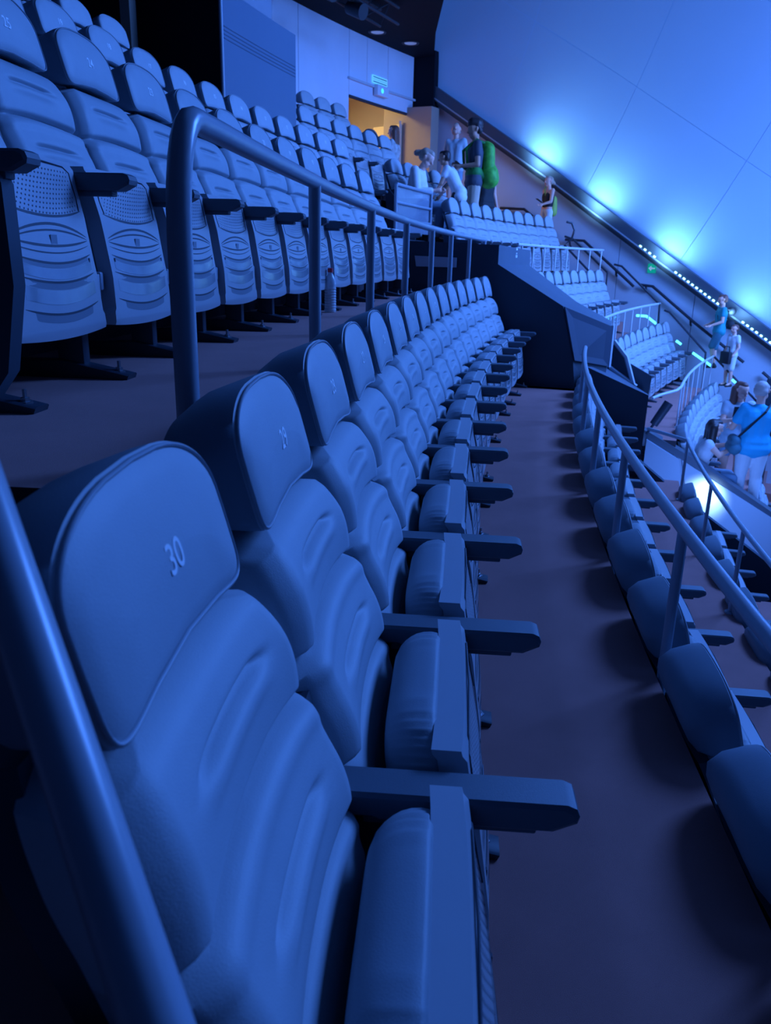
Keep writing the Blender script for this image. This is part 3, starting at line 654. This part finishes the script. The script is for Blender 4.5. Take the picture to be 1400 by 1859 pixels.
for lab, L in (('thin black aisle rail dropping from the upper row end', [(16.45, -1.12, 1.75), (16.45, -.95, 1.70), (16.45, -.2, 1.10)]), ('thin black aisle rail beside the middle row end', [(16.5, -.1, 1.25), (16.5, .05, 1.22), (16.5, .85, .55), (16.5, .87, .2)]), ('thin black aisle rail beside the lower row end', [(16.5, .95, .45), (16.5, 1.05, .42), (16.5, 1.80, -.28), (16.5, 1.82, -.6)]), ('thin black aisle rail running down from the pale railing', [(16.5, 1.95, -.33), (16.5, 3.0, -1.25)])):
    p0 = W(*L[0]); t = thing('aisle_handrail', lab, 'handrail', p0)
    MB().tube([W(*q)-p0 for q in L], .02, 8).obj('rail', rail_black, t)
    q = L[-1]; MB().tube([W(*q)-p0, W(q[0], q[1], q[2]-.45)-p0], .016, 6).obj('post', rail_black, t)
# small black hoop rail between upper rows and the door
p0 = W(13.3, -3.75, 2.64); t = thing('hoop_rail', 'small black hoop handrail at the top row left of the door', 'handrail', p0)
MB().tube([(0, 0, 0), (0, 0, .62)]+[(.10-.10*math.cos(a), .10-.10*math.cos(a), .62+.08*math.sin(a)) for a in np.linspace(.4, PI-.6, 6)]+[(.5, .35, .1)], .022, 8).obj('rail', rail_black, t)
# railing hoop next to woman with phone on the upper stairs
p0 = W(15.3, -.72, 1.55); t = thing('curl_rail', 'black curled handrail end beside the woman in the black top', 'handrail', p0)
MB().tube([(0, 0, .42), (.10, 0, .40), (.16, 0, .28), (.12, 0, .12), (0, 0, .02), (.5, -.1, -.45)], .02, 8).obj('rail', rail_black, t)

# handrail close to the lens at the near end of the row
t = thing('near_handrail', 'thick blue-grey handrail slanting down in the left foreground', 'handrail', (-.03, .30, .0))
pA, pB = Vector((-.224, .469, 1.075)), Vector((-.121, .339, .934)); d = (pB-pA)
path = [pA-d*2.4+Vector((-.25, .06, .06)), pA-d*2.0+Vector((-.03, .0, .02)), pA-d*1.6, pA, pB, pB+d*.7, pB+d*1.15, pB+d*1.3+Vector((.0, -.01, -.08)), Vector(((pB+d*1.3).x, (pB+d*1.3).y-.01, 0))]
MB().tube([p-Vector((-.03, .30, 0)) for p in path], .0195, 16).obj('rail', rail_m, t, smooth=60)
q = path[-1]-Vector((-.03, .30, 0)); MB().lathe([(.001, .012), (.045, .012), (.05, 0)], (q.x, q.y, 0), 16).obj('rail_flange', rail_m, t)

# glass guard behind the vomitory
gs0, gs1, gf = 9.42, 10.85, -1.55
p0 = W(10.1, gf, 1.5); t = thing('glass_guard', 'steel framed frosted glass guard in front of the woman reading her phone', 'guard', p0)
strip(gs0+.03, gs1-.03, gf-.006, gf+.006, 1.60, 2.12, .3).obj('glass_pane', glass_m, None, smooth=0)
gp = bpy.context.scene.objects['glass_pane']; gp.parent = t; gp.location = -p0
for zz in (2.13, 1.93, 1.74): MB().tube([W(s, gf+.02, zz)-p0 for s in np.linspace(gs0, gs1, 5)], .016 if zz < 2.1 else .02, 8).obj('guard_rail', rail_m, t)
for s in (gs0, gs1): MB().tube([W(s, gf+.02, 1.45)-p0, W(s, gf+.02, 2.13)-p0], .02, 8).obj('guard_post', rail_m, t)
strip(8.9, 10.9, -1.75, -1.6, .9, 1.52).obj('wall_guard', house_m, smooth=0, kind='structure')

# ================================================================== SIGNS AND SMALL OBJECTS
p0 = SW(.40, 1.19, .01); t = thing('exit_sign', 'green square exit sign with white arrow on the stair wall', 'sign', p0, -PHI)
MB().box((0, -.008, 0), (.165, .016, .175), r=.003).obj('sign_plate', green_m, t)
b = MB(); b.prism([(-.065, -.018, 0), (-.01, -.018, .05), (-.01, -.018, .025), (.02, -.018, .012), (.065, -.018, .012), (.065, -.018, -.012), (.02, -.018, -.012), (-.01, -.018, -.025), (-.01, -.018, -.05)], (0, -.003, 0)); b.obj('arrow', white_m, t, smooth=0)
s0 = 16.1; p0 = W(s0, FB+.01, 4.72); t = thing('door_sign', 'narrow cyan lettered sign above the open doorway', 'sign', p0, -th(s0))
MB().box((.01, 0, 0), (.02, .60, .15), r=.003).obj('sign_plate', cyan_sign, t)
for zz in (.042, -.042): MB().box((.021, 0, zz), (.003, .54, .016)).obj('sign_line', stripe_m, t, smooth=0)
for k in range(9): MB().box((.021, -.24+.06*k, 0), (.002, .03, .022)).obj('letter_mark', lamp_box, t, smooth=0)
p0 = W(16.08, FB+.03, 4.50); t = thing('emergency_lamp', 'pale emergency lamp box with cyan light over the doorway', 'light', p0, -th(s0))
MB().box((.05, 0, .02), (.10, .44, .20), r=.01).obj('housing', lamp_box, t); MB().lathe([(.001, 0), (.045, 0), (.05, -.01)], seg=16).obj('light_spot', cyan_lamp, t)
t.children[-1].matrix_local = Matrix.Translation((.104, -.04, .02)) @ Matrix.Rotation(PI/2, 4, 'Y')
# water bottle
p0 = W(5.02, -.885, .955); t = thing('water_bottle', 'clear plastic water bottle with red cap standing on the carpet', 'bottle', p0)
rp = [(.001, 0), (.036, .002), (.040, .012)]
for k in range(9): rp += [(.0405, .02+.017*k), (.0375, .028+.017*k)]
rp += [(.040, .18), (.038, .20), (.026, .235), (.014, .256), (.0135, .268), (.001, .268)]
MB().lathe(rp, seg=20).obj('bottle_body', pet_m, t); MB().lathe([(.001, .262), (.0185, .262), (.0185, .288), (.001, .290)], seg=16).obj('bottle_cap', cap_red, t)
# gooseneck lamp on the passage wall
p0 = W(10.7, 1.60, -.86); t = thing('wall_spotlight', 'black bracket spotlight sticking up at the end of the dark housing', 'light', p0)
MB().tube([(0, 0, 0), (.03, 0, .05), (.10, .0, .17)], .018, 8).obj('arm', steel_dark, t); MB().tube([(.09, 0, .15), (.26, .02, .44)], [.055, .062], 12).obj('lamp_head', steel_dark, t); MB().box((-.05, 0, -.05), (.10, .10, .16), r=.01).obj('bracket', steel_dark, t)

# ================================================================== PEOPLE
def pmat(n, c, r=.7): return mat(n, c, r, noise=.08, nscale=8)
skin = mat('skin_light', (.97, .50, .38), .55); skin_tan = mat('skin_tan', (.60, .30, .20), .55)
hair_dark = mat('hair_dark', (.035, .02, .02), .5); hair_brown = mat('hair_brown', (.20, .075, .05), .5); hair_fair = mat('hair_fair', (.52, .36, .28), .5); hair_grey = mat('hair_grey', (.62, .5, .45), .5)
c_white = pmat('cloth_white', (.80, .80, .82)); c_greytee = pmat('cloth_grey', (.52, .60, .66)); c_navy = pmat('cloth_navy', (.07, .08, .11)); c_black = pmat('cloth_black', (.015, .018, .025))
c_khaki = pmat('cloth_khaki', (.60, .47, .36)); c_teal = pmat('cloth_teal', (.02, .34, .40)); c_blue = pmat('cloth_bright_blue', (.03, .50, .78)); c_denim = pmat('cloth_denim', (.25, .38, .52)); c_petrol = pmat('cloth_petrol', (.06, .20, .26))
c_pattern = mat('cloth_patterned', (.25, .35, .45), .7, noise=.9, nscale=14, var=(.9, .95, .98)); c_green = mat('pack_green', (.05, .42, .04), .6, noise=.7, nscale=14, var=(.16, .80, .08)); c_lime = mat('pack_lime', (.42, .58, .10), .6)
c_camo = mat('pack_camo', (.02, .20, .05), .7, noise=.8, nscale=10, var=(.04, .42, .08)); eye_m = mat('eye_dark', (.02, .015, .015), .3); lip_m = mat('lips', (.55, .16, .14), .5); screen_m = mat('phone_screen', (.3, .4, .5), .2, emit=(.4, .6, 1), es=.6); phone_m = mat('phone_body', (.02, .02, .025), .3)
shoe_m = pmat('shoe_dark', (.06, .05, .05))
def blob(name, segs, m, parent, voxel=.012, smooth_it=3):
    """one continuous surface from tapered limbs: capsules joined by a voxel remesh"""
    b = MB()
    for p, q, r0, r1 in segs:
        p, q = Vector(p), Vector(q); ax = q-p
        L = ax.length
        if L < 1e-5: ax = Vector((0, 0, 1)); L = 1e-5
        t = ax.normalized(); a = Vector((1, 0, 0)) if abs(t.x) < .8 else Vector((0, 1, 0)); u = (a-t*a.dot(t)).normalized(); v = t.cross(u)
        rings = []
        def ring(c, r): rings.append([c+(u*math.cos(2*PI*k/12)+v*math.sin(2*PI*k/12))*max(r, 1e-4) for k in range(12)])
        for al in (-89, -60, -30): ring(p+t*r0*math.sin(math.radians(al)), r0*math.cos(math.radians(al)))
        ring(p, r0); ring(q, r1)
        for al in (30, 60, 89): ring(q+t*r1*math.sin(math.radians(al)), r1*math.cos(math.radians(al)))
        b.loft(rings)
    me = b.mesh(name, m, 0); o = link(name, me, parent)
    md = o.modifiers.new('r', 'REMESH'); md.mode = 'VOXEL'; md.voxel_size = voxel; md.use_smooth_shade = True
    ms = o.modifiers.new('s', 'SMOOTH'); ms.iterations = smooth_it; ms.factor = .5
    return o
def mid(a, b, t=.5): return tuple(Vector(a).lerp(Vector(b), t))
def person(label, loc, yaw, h=1.72, pose=None, tops=None, top_m=None, bottoms=None, bot_m=None, sleeves=.45, legs=.55, skin_m=None, hair_m=None, hair='short', headdir=(1, 0, 0), group=None, girth=1., bare=False):
    """local frame: x forward, y left, z up; joints as for a 1.75 m adult, scaled to h"""
    k = h/1.75; J = dict(pel=(0, 0, .95), wai=(0, 0, 1.10), che=(0, 0, 1.30), nec=(.0, 0, 1.48), hea=(.02, 0, 1.63),
        shL=(0, .17, 1.42), shR=(0, -.17, 1.42), elL=(-.02, .23, 1.13), elR=(-.02, -.23, 1.13), wrL=(.06, .24, .90), wrR=(.06, -.24, .90),
        hiL=(0, .09, .92), hiR=(0, -.09, .92), knL=(.02, .10, .50), knR=(.02, -.10, .50), anL=(-.01, .10, .09), anR=(-.01, -.10, .09), toL=(.15, .12, .03), toR=(.15, -.12, .03), haL=None, haR=None)
    J.update(pose or {}); J = {n: (tuple(c*k for c in p) if p else None) for n, p in J.items()}
    t = thing('person', label, 'person', loc, yaw, group); R = lambda r: r*k
    sk = skin_m or skin; S_ = []
    g = girth
    def add(a, b, r0, r1): S_.append((a, b, R(r0), R(r1)))
    off = lambda a, d: tuple(Vector(a)+Vector(d)*k)
    torso = []
    for s_ in (1, -1):
        torso += [(off(J['pel'], (0, .065*s_, 0)), off(J['wai'], (0, .05*s_, 0)), R(.105*g), R(.095*g)), (off(J['wai'], (0, .05*s_, 0)), off(J['che'], (0, .075*s_, .02)), R(.095*g), R(.105*g)), (off(J['che'], (0, .075*s_, .02)), J['shL' if s_ > 0 else 'shR'], R(.10*g), R(.058))]
    torso += [(J['che'], off(J['nec'], (-.01, 0, -.06)), R(.09), R(.065))]
    S_ += torso
    add(off(J['nec'], (-.005, 0, -.05)), off(J['hea'], (-.02, 0, -.06)), .056, .052)
    hd = Vector(headdir).normalized(); up = Vector((0, 0, 1)); up = (up-hd*up.dot(hd)).normalized(); lf = up.cross(hd)
    H_ = Vector(J['hea']); hp = lambda f, l, u: tuple(H_+(hd*f+lf*l+up*u)*k)
    head = [(hp(-.02, 0, .03), hp(.02, 0, .03), R(.090), R(.086)), (hp(.02, 0, -.02), hp(.045, 0, -.075), R(.068), R(.042)), (hp(.088, 0, .02), hp(.112, 0, -.022), R(.011), R(.016)), (hp(.03, .03, -.05), hp(.03, -.03, -.05), R(.05), R(.05)),
            (hp(0, .088, .0), hp(-.008, .092, .028), R(.012), R(.016)), (hp(0, -.088, .0), hp(-.008, -.092, .028), R(.012), R(.016)), (hp(.072, .034, .045), hp(.072, -.034, .045), R(.022), R(.022)), (hp(.078, .018, -.052), hp(.078, -.018, -.052), R(.016), R(.016))]
    S_ += head
    limb = {}
    for s_ in 'LR':
        sh, el, wr = J['sh'+s_], J['el'+s_], J['wr'+s_]; add(sh, el, .052, .040); add(el, wr, .040, .027)
        dv = (Vector(J['ha'+s_])-Vector(wr)).normalized() if J['ha'+s_] else (Vector(wr)-Vector(el)).normalized()
        wv = Vector(wr); sd = dv.cross(Vector((1, 0, 0))); sd = sd.normalized() if sd.length > .1 else Vector((0, 1, 0)); nm = sd.cross(dv)
        S_.append((tuple(wv), tuple(wv+dv*.075*k), R(.026), R(.032)))
        for fi, (o_, ln) in enumerate(((-.027, .062), (-.009, .075), (.009, .071), (.026, .055))):
            p0 = wv+(dv*.075+sd*o_)*k; p1 = p0+(dv*ln*.55+nm*.006)*k; p2 = p1+(dv*ln*.45+nm*.022)*k
            S_.append((tuple(p0), tuple(p1), R(.011), R(.010))); S_.append((tuple(p1), tuple(p2), R(.010), R(.008)))
        p0 = wv+(dv*.03+sd*-.025)*k; p1 = p0+(dv*.035+sd*-.028+nm*.012)*k; S_.append((tuple(p0), tuple(p1), R(.014), R(.012))); S_.append((tuple(p1), tuple(p1+(dv*.028+nm*.01)*k), R(.012), R(.010)))
        hi, kn, an, to = J['hi'+s_], J['kn'+s_], J['an'+s_], J['to'+s_]
        add(hi, kn, .088, .056); add(kn, mid(kn, an, .35), .055, .056); add(mid(kn, an, .35), an, .056, .038); add(an, to, .040, .030); add(off(an, (-.04, 0, -.045)), an, .035, .035)
    body = blob('body', S_, sk, t, .0095*max(.8, k))
    # clothing
    if top_m and not bare:
        C_ = [(a, b_, r0+R(.014), r1+R(.014)) for a, b_, r0, r1 in torso]
        for s_ in 'LR':
            sh, el = J['sh'+s_], J['el'+s_]; C_.append((sh, mid(sh, el, sleeves), R(.068), R(.068)))
            if sleeves > .9: C_.append((el, mid(el, J['wr'+s_], .8), R(.058), R(.045)))
        C_.append((off(J['pel'], (0, .078, -.045)), off(J['pel'], (0, -.078, -.045)), R(.130*g), R(.130*g))); C_.append((off(J['pel'], (0, .07, .04)), off(J['pel'], (0, -.07, .04)), R(.122*g), R(.122*g)))
        blob('shirt', C_, top_m, t, .014)
    if top_m and bare:
        C_ = [(off(J['wai'], (0, .05*s_, .0)), off(J['che'], (0, .07*s_, -.01)), R(.124*g), R(.134*g)) for s_ in (1, -1)]; blob('top', C_, top_m, t, .014)
    if bot_m:
        C_ = []
        for s_ in 'LR':
            hi, kn, an = J['hi'+s_], J['kn'+s_], J['an'+s_]
            if legs <= 1: C_.append((hi, mid(hi, kn, legs), R(.108*g), R(.090)))
            else: C_ += [(hi, kn, R(.108*g), R(.075)), (kn, mid(kn, an, (legs-1)), R(.075), R(.068))]
            C_.append((off(J['pel'], (0, .06 if s_ == 'L' else -.06, 0)), hi, R(.118*g), R(.11*g)))
        blob('shorts' if legs < 1.2 else 'trousers', C_, bot_m, t, .014)
    # hair, eyes, mouth, shoes
    HH = [(hp(-.045, 0, .055), hp(.03, 0, .075), R(.083), R(.062)), (hp(-.055, .03, .0), hp(-.055, -.03, .0), R(.062), R(.062)), (hp(-.02, .055, .05), hp(.0, .062, .03), R(.045), R(.028)), (hp(-.02, -.055, .05), hp(.0, -.062, .03), R(.045), R(.028))]
    if hair == 'afro': HH += [(hp(-.04, 0, .08), hp(.02, 0, .10), R(.098), R(.085))]
    if hair in ('long', 'verylong'):
        zl = -.28 if hair == 'long' else -.42
        for l_ in (.07, 0, -.07): HH.append((hp(-.05, l_, .02), tuple(Vector(hp(-.07, l_*1.25, 0))+Vector((0, 0, zl*k))), R(.062), R(.045)))
    if hair == 'bun': HH.append((hp(-.13, 0, .03), hp(-.17, 0, .0), R(.04), R(.045)))
    if hair == 'bob':
        for l_ in (.06, 0, -.06): HH.append((hp(-.045, l_, .02), tuple(Vector(hp(-.05, l_*1.3, 0))+Vector((0, 0, -.15*k))), R(.06), R(.05)))
    if hair != 'none': blob('hair', HH, hair_m or hair_dark, t, .011, 2)
    for l_, nm_ in ((.032, 'eye'), (-.032, 'eye')):
        b = MB(); p = Vector(hp(.086, l_, .022)); b.lathe([(.001, -.009*k), (.008*k, -.004*k), (.009*k, 0), (.008*k, .004*k), (.001, .009*k)], p, 8); b.obj('eye', eye_m, t)
    b = MB(); b.tube([hp(.088, .02, -.055), hp(.095, 0, -.054), hp(.088, -.02, -.055)], .006*k, 6); b.obj('mouth', lip_m, t)
    for s_ in 'LR':
        an, to = J['an'+s_], J['to'+s_]; blob('shoe', [(off(an, (-.045, 0, -.05)), to, R(.044), R(.038)), (an, off(an, (0, 0, -.03)), R(.046), R(.046))], shoe_m, t, .013)
    return t, J
def held(name, label, cat, segs_or_box, m, parent_loc, yaw, rot=None):
    t = thing(name, label, cat, parent_loc, yaw); return t
def phone(label, loc, yaw, pitch=.6):
    t = thing('phone', label, 'phone', loc, yaw); R = Matrix.Rotation(pitch, 3, 'Y')
    MB().box((0, 0, 0), (.010, .075, .155), R=R, r=.004).obj('phone_case', phone_m, t)
    b = MB(); b.box(R @ Vector((-.0058, 0, 0)), (.001, .066, .14), R=R); b.obj('screen', screen_m, t)
    return t
def face(dx, dy): return math.atan2(dy, dx)
def at(loc, yaw, p): return Vector(loc)+Matrix.Rotation(yaw, 3, 'Z') @ Vector(p)
# man with a green backpack, seen in profile facing left
L = (1.23, 13.43, 1.5); y = face(-1, -.12)
person('man in dark shirt and khaki shorts carrying a bright green backpack', L, y, 1.78, dict(elL=(.0, .24, 1.14), wrL=(.22, .14, 1.12), elR=(0, -.24, 1.14), wrR=(.20, -.10, 1.15)), top_m=c_navy, bot_m=c_khaki, legs=.95, skin_m=skin_tan, hair='afro', headdir=(1, .1, -.12))
t = thing('backpack', 'big bright green hiking backpack worn by the man', 'backpack', at(L, y, (-.20, 0, 1.02)), y)
blob('bag', [((-.05, .06, -.04), (-.05, -.06, -.04), .145, .145), ((-.04, .06, .02), (-.04, -.06, .10), .14, .13), ((-.01, .05, .16), (.0, .05, .38), .105, .10), ((-.01, -.05, .16), (.0, -.05, .38), .105, .10), ((.01, .03, .40), (.02, -.03, .42), .09, .09)], c_green, t, .016, 6)
for s_ in (.11, -.11): MB().tube([(.08, s_, .45), (.20, s_*1.1, .50), (.36, s_*1.1, .36), (.33, s_*1.2, .12), (.12, s_*1.3, .0)], .022, 8).obj('strap', c_camo, t)
t2 = thing('waist_bag', 'green patterned cloth tied round the waist of the man', 'bag', at(L, y, (0, 0, 1.0)), y)
blob('cloth', [((.0, .07, .05), (.0, -.07, .05), .128, .128), ((-.12, .07, .0), (.04, .08, .03), .08, .07), ((-.12, -.07, .0), (.04, -.08, .03), .08, .07)], c_camo, t2, .016)
# girl in grey tee looking up
L = (1.13, 16.3, 2.05); y = face(-.45, -.9)
person('girl in pale grey tee and denim shorts looking up beside the wall', L, y, 1.60, dict(wrL=(-.02, .26, .88), elL=(-.04, .24, 1.14)), top_m=c_greytee, bot_m=c_denim, legs=.45, hair_m=hair_fair, hair='bun', headdir=(.8, .2, .5), girth=.92)
# woman at the door
L = (-.02, 16.6, 2.05); y = face(-1, .35)
person('brown-haired woman in patterned blouse at the lit doorway', L, y, 1.58, dict(), top_m=c_pattern, bot_m=c_navy, legs=1.9, sleeves=.6, hair_m=hair_brown, hair='long', headdir=(1, 0, 0))
# woman reading her phone, seated
sit = dict(pel=(0, 0, .50), wai=(0, 0, .66), che=(.05, 0, .86), nec=(.08, 0, 1.03), hea=(.14, 0, 1.17), shL=(.05, .17, .98), shR=(.05, -.17, .98), elL=(.10, .22, .70), elR=(.10, -.22, .70), wrL=(.33, .09, .72), wrR=(.33, -.09, .72), hiL=(.03, .10, .48), hiR=(.03, -.10, .48), knL=(.44, .11, .50), knR=(.44, -.11, .50), anL=(.42, .11, .09), anR=(.42, -.11, .09), toL=(.57, .12, .03), toR=(.57, -.12, .03))
s = 11.45; L = W(s, -2.0, 1.5); y = face(.95, -.30)
person('seated fair-haired woman in white blouse reading a phone', L, y, 1.72, dict(sit, hea=(.17, 0, 1.15)), top_m=c_white, bot_m=c_denim, legs=1.9, sleeves=.95, hair_m=hair_fair, hair='bun', headdir=(1, .0, -.55))
phone('white phone held by the seated woman in white blouse', at(L, y, (.43, 0, .76)), y, .8)
# boy in white tee leaning
s = 12.0; L = W(s, -1.62, 1.5); y = face(-.9, .35)
person('dark-haired boy in white tee bending over the seats', L, y, 1.36, dict(pel=(-.16, 0, .90), wai=(-.08, 0, 1.05), che=(.04, 0, 1.24), nec=(.12, 0, 1.40), hea=(.18, 0, 1.54), shL=(.07, .16, 1.34), shR=(.07, -.16, 1.34), elL=(.15, .22, 1.08), elR=(.15, -.22, 1.08), wrL=(.28, .18, .90), wrR=(.28, -.18, .90), hiL=(-.14, .09, .88), hiR=(-.14, -.09, .88)), top_m=c_white, bot_m=c_black, legs=.95, skin_m=skin_tan, hair='short', headdir=(1, .1, -.1))
# person in black behind the backpack
L = (1.60, 15.0, 1.30); y = face(.6, -.8)
person('person in black dress standing behind the man with backpack', L, y, 1.68, dict(), top_m=c_black, bot_m=c_black, legs=1.0, sleeves=.15, hair='long', hair_m=hair_dark, headdir=(1, 0, 0))
# woman in black top on the stairs
L = Vector((3.12, 17.4, 1.46)); y = face(-1, -.45)
person('woman in black strapless top and pale trousers holding a phone', L, y, 1.43, dict(elL=(.06, .22, 1.16), wrL=(.24, .16, 1.10), wrR=(-.02, -.26, .90), elR=(-.05, -.24, 1.14)), top_m=c_black, bot_m=c_white, legs=1.9, bare=True, hair_m=hair_fair, hair='bun', headdir=(1, .1, .15), girth=.88)
phone('dark phone in the hand of the woman in black top', at(L, y, (.29, .13, .96)), y, 1.1)
t = thing('shoulder_bag', 'lime green bag on the back of the woman in black top', 'bag', at(L, y, (-.15, -.09, .76)), y)
blob('bag', [((0, 0, 0), (0, 0, .26), .09, .075), ((-.01, .08, 0), (-.01, .06, .25), .08, .07)], c_lime, t, .014); MB().tube([(.02, 0, .3), (.10, -.05, .52), (.20, .02, .45), (.22, .1, .3)], .012, 6).obj('strap', c_lime, t)
# man on the stairs
L = (6.20, 15.50, -.60); y = face(-1, .12)
person('man in teal tee climbing the stairs with a dark backpack', L, y, 1.36, dict(elL=(.02, .24, 1.14), wrL=(.24, .2, 1.05), elR=(.02, -.24, 1.14), wrR=(.20, -.22, 1.05), knL=(.14, .10, .55), anL=(.06, .10, .14), toL=(.2, .12, .07)), top_m=c_teal, bot_m=c_petrol, legs=.98, hair_m=hair_brown, headdir=(1, 0, -.1), girth=1.08)
t = thing('backpack', 'dark backpack worn by the man climbing the stairs', 'backpack', at(L, y, (-.17, 0, .83)), y)
blob('bag', [((0, .05, 0), (0, -.05, 0), .09, .09), ((0, .045, .24), (0, -.045, .24), .08, .08)], c_black, t, .014); 
for s_ in (.09, -.09): MB().tube([(.06, s_, .27), (.14, s_, .29), (.25, s_, .16), (.22, s_, .0), (.06, s_, -.02)], .015, 6).obj('strap', c_black, t)
L = (6.30, 15.02, -.86); y = face(-.9, -.3)
person('shorter person in white tee behind the man on the stairs', L, y, 1.12, dict(wrL=(.1, .2, .95)), top_m=c_white, bot_m=c_white, legs=.95, hair_m=hair_brown, headdir=(1, 0, 0))
t = thing('tote_bag', 'black square bag held by the person in white on the stairs', 'bag', at(L, y, (.17, .06, .44)), y); MB().box((0, 0, .1), (.08, .24, .22), r=.02).obj('bag', c_black, t); MB().tube([(0, -.08, .20), (0, -.06, .30), (0, .06, .30), (0, .08, .20)], .010, 6).obj('bag_handle', c_black, t)
# three visitors standing at the lower rows
L = (4.98, 11.35, -1.94); y = face(-.15, -1)
person('long-haired woman in pale tee standing by the lowest far seats', L, y, 1.68, dict(elL=(.06, .24, 1.16), wrL=(.26, .12, 1.18), elR=(.08, -.22, 1.18), wrR=(.28, -.10, 1.24)), top_m=c_greytee, bot_m=c_denim, legs=.5, hair_m=hair_brown, hair='verylong', headdir=(.9, .5, -.05))
phone('dark phone raised by the long-haired woman', at(L, y, (.36, -.12, 1.32)), y, .2)
L = (4.30, 10.75, -1.94); y = face(.9, -.15)
person('crouching dark-haired woman in white tank top beside the standing man', L, y, 1.70, dict(sit, elL=(.20, .2, .88), wrL=(.38, .05, .95), elR=(.20, -.2, .84), wrR=(.40, -.04, .92)), top_m=c_white, bot_m=c_denim, legs=1.9, sleeves=.12, hair_m=hair_dark, hair='verylong', headdir=(1, .2, -.1))
t = thing('camera_bag', 'small dark camera held by the crouching woman', 'camera', at(L, y, (.49, 0, .95)), y); MB().box((0, 0, 0), (.07, .13, .09), r=.01).obj('camera_body', phone_m, t); MB().tube([(.03, 0, 0), (.09, 0, 0)], .032, 12).obj('lens', phone_m, t)
L = (4.91, 10.56, -1.94); y = face(.15, 1)
person('grey-haired man in bright blue shirt and white trousers seen from behind', L, y, 1.80, dict(elL=(.06, .28, 1.14), wrL=(.30, .24, 1.12), elR=(.0, -.27, 1.13)), top_m=c_blue, bot_m=c_white, legs=1.9, hair_m=hair_grey, headdir=(.9, -.5, -.2), girth=1.16, sleeves=.6)
t = thing('crossbody_bag', 'dark bag slung at the hip of the man in blue shirt', 'bag', at(L, y, (-.02, .26, .92)), y)
blob('bag', [((.10, 0, 0), (-.10, 0, 0), .085, .085), ((.09, 0, .10), (-.09, 0, .10), .07, .07)], c_petrol, t, .014); MB().tube([(-.06, 0, .12), (-.14, -.12, .30), (-.14, -.30, .52), (-.02, -.38, .60), (.10, -.3, .52)], .014, 6).obj('strap', c_black, t)
# dark loudspeaker cabinet at the foot of the side wall
p0 = W(16.3, 3.22, -1.94); t = thing('loudspeaker', 'dark rounded loudspeaker cabinet near the foot of the side wall', 'speaker', p0, -th(13.0)-.5)
MB().box((0, 0, .86), (.35, .62, 1.0), r=.05).obj('cabinet', house_m, t); MB().box((.18, 0, .86), (.02, .52, .85), r=.008).obj('grille', riser_m, t)
MB().box((0, 0, .2), (.25, .4, .4), r=.02).obj('base', steel_dark, t)
# the two occupied seats are folded down
for q in (W(11.45, -2.15, 1.5), Vector((4.22, 10.80, -1.94))):
    st = min((o for o in bpy.data.objects if o.name.startswith('cinema_seat')), key=lambda o: (o.location-q).length)
    pv = Vector((.10, 0, .36))
    for c in st.children:
        if c.name.split('.')[0] in ('seat_shell', 'seat_cushion'): c.matrix_basis = Matrix.Translation(pv) @ Matrix.Rotation(math.radians(80), 4, 'Y') @ Matrix.Translation(-pv)
dg = bpy.context.evaluated_depsgraph_get()
for o in [o for o in bpy.data.objects if o.type == 'MESH' and o.modifiers]:
    me = bpy.data.meshes.new_from_object(o.evaluated_get(dg)); o.modifiers.clear(); o.data = me
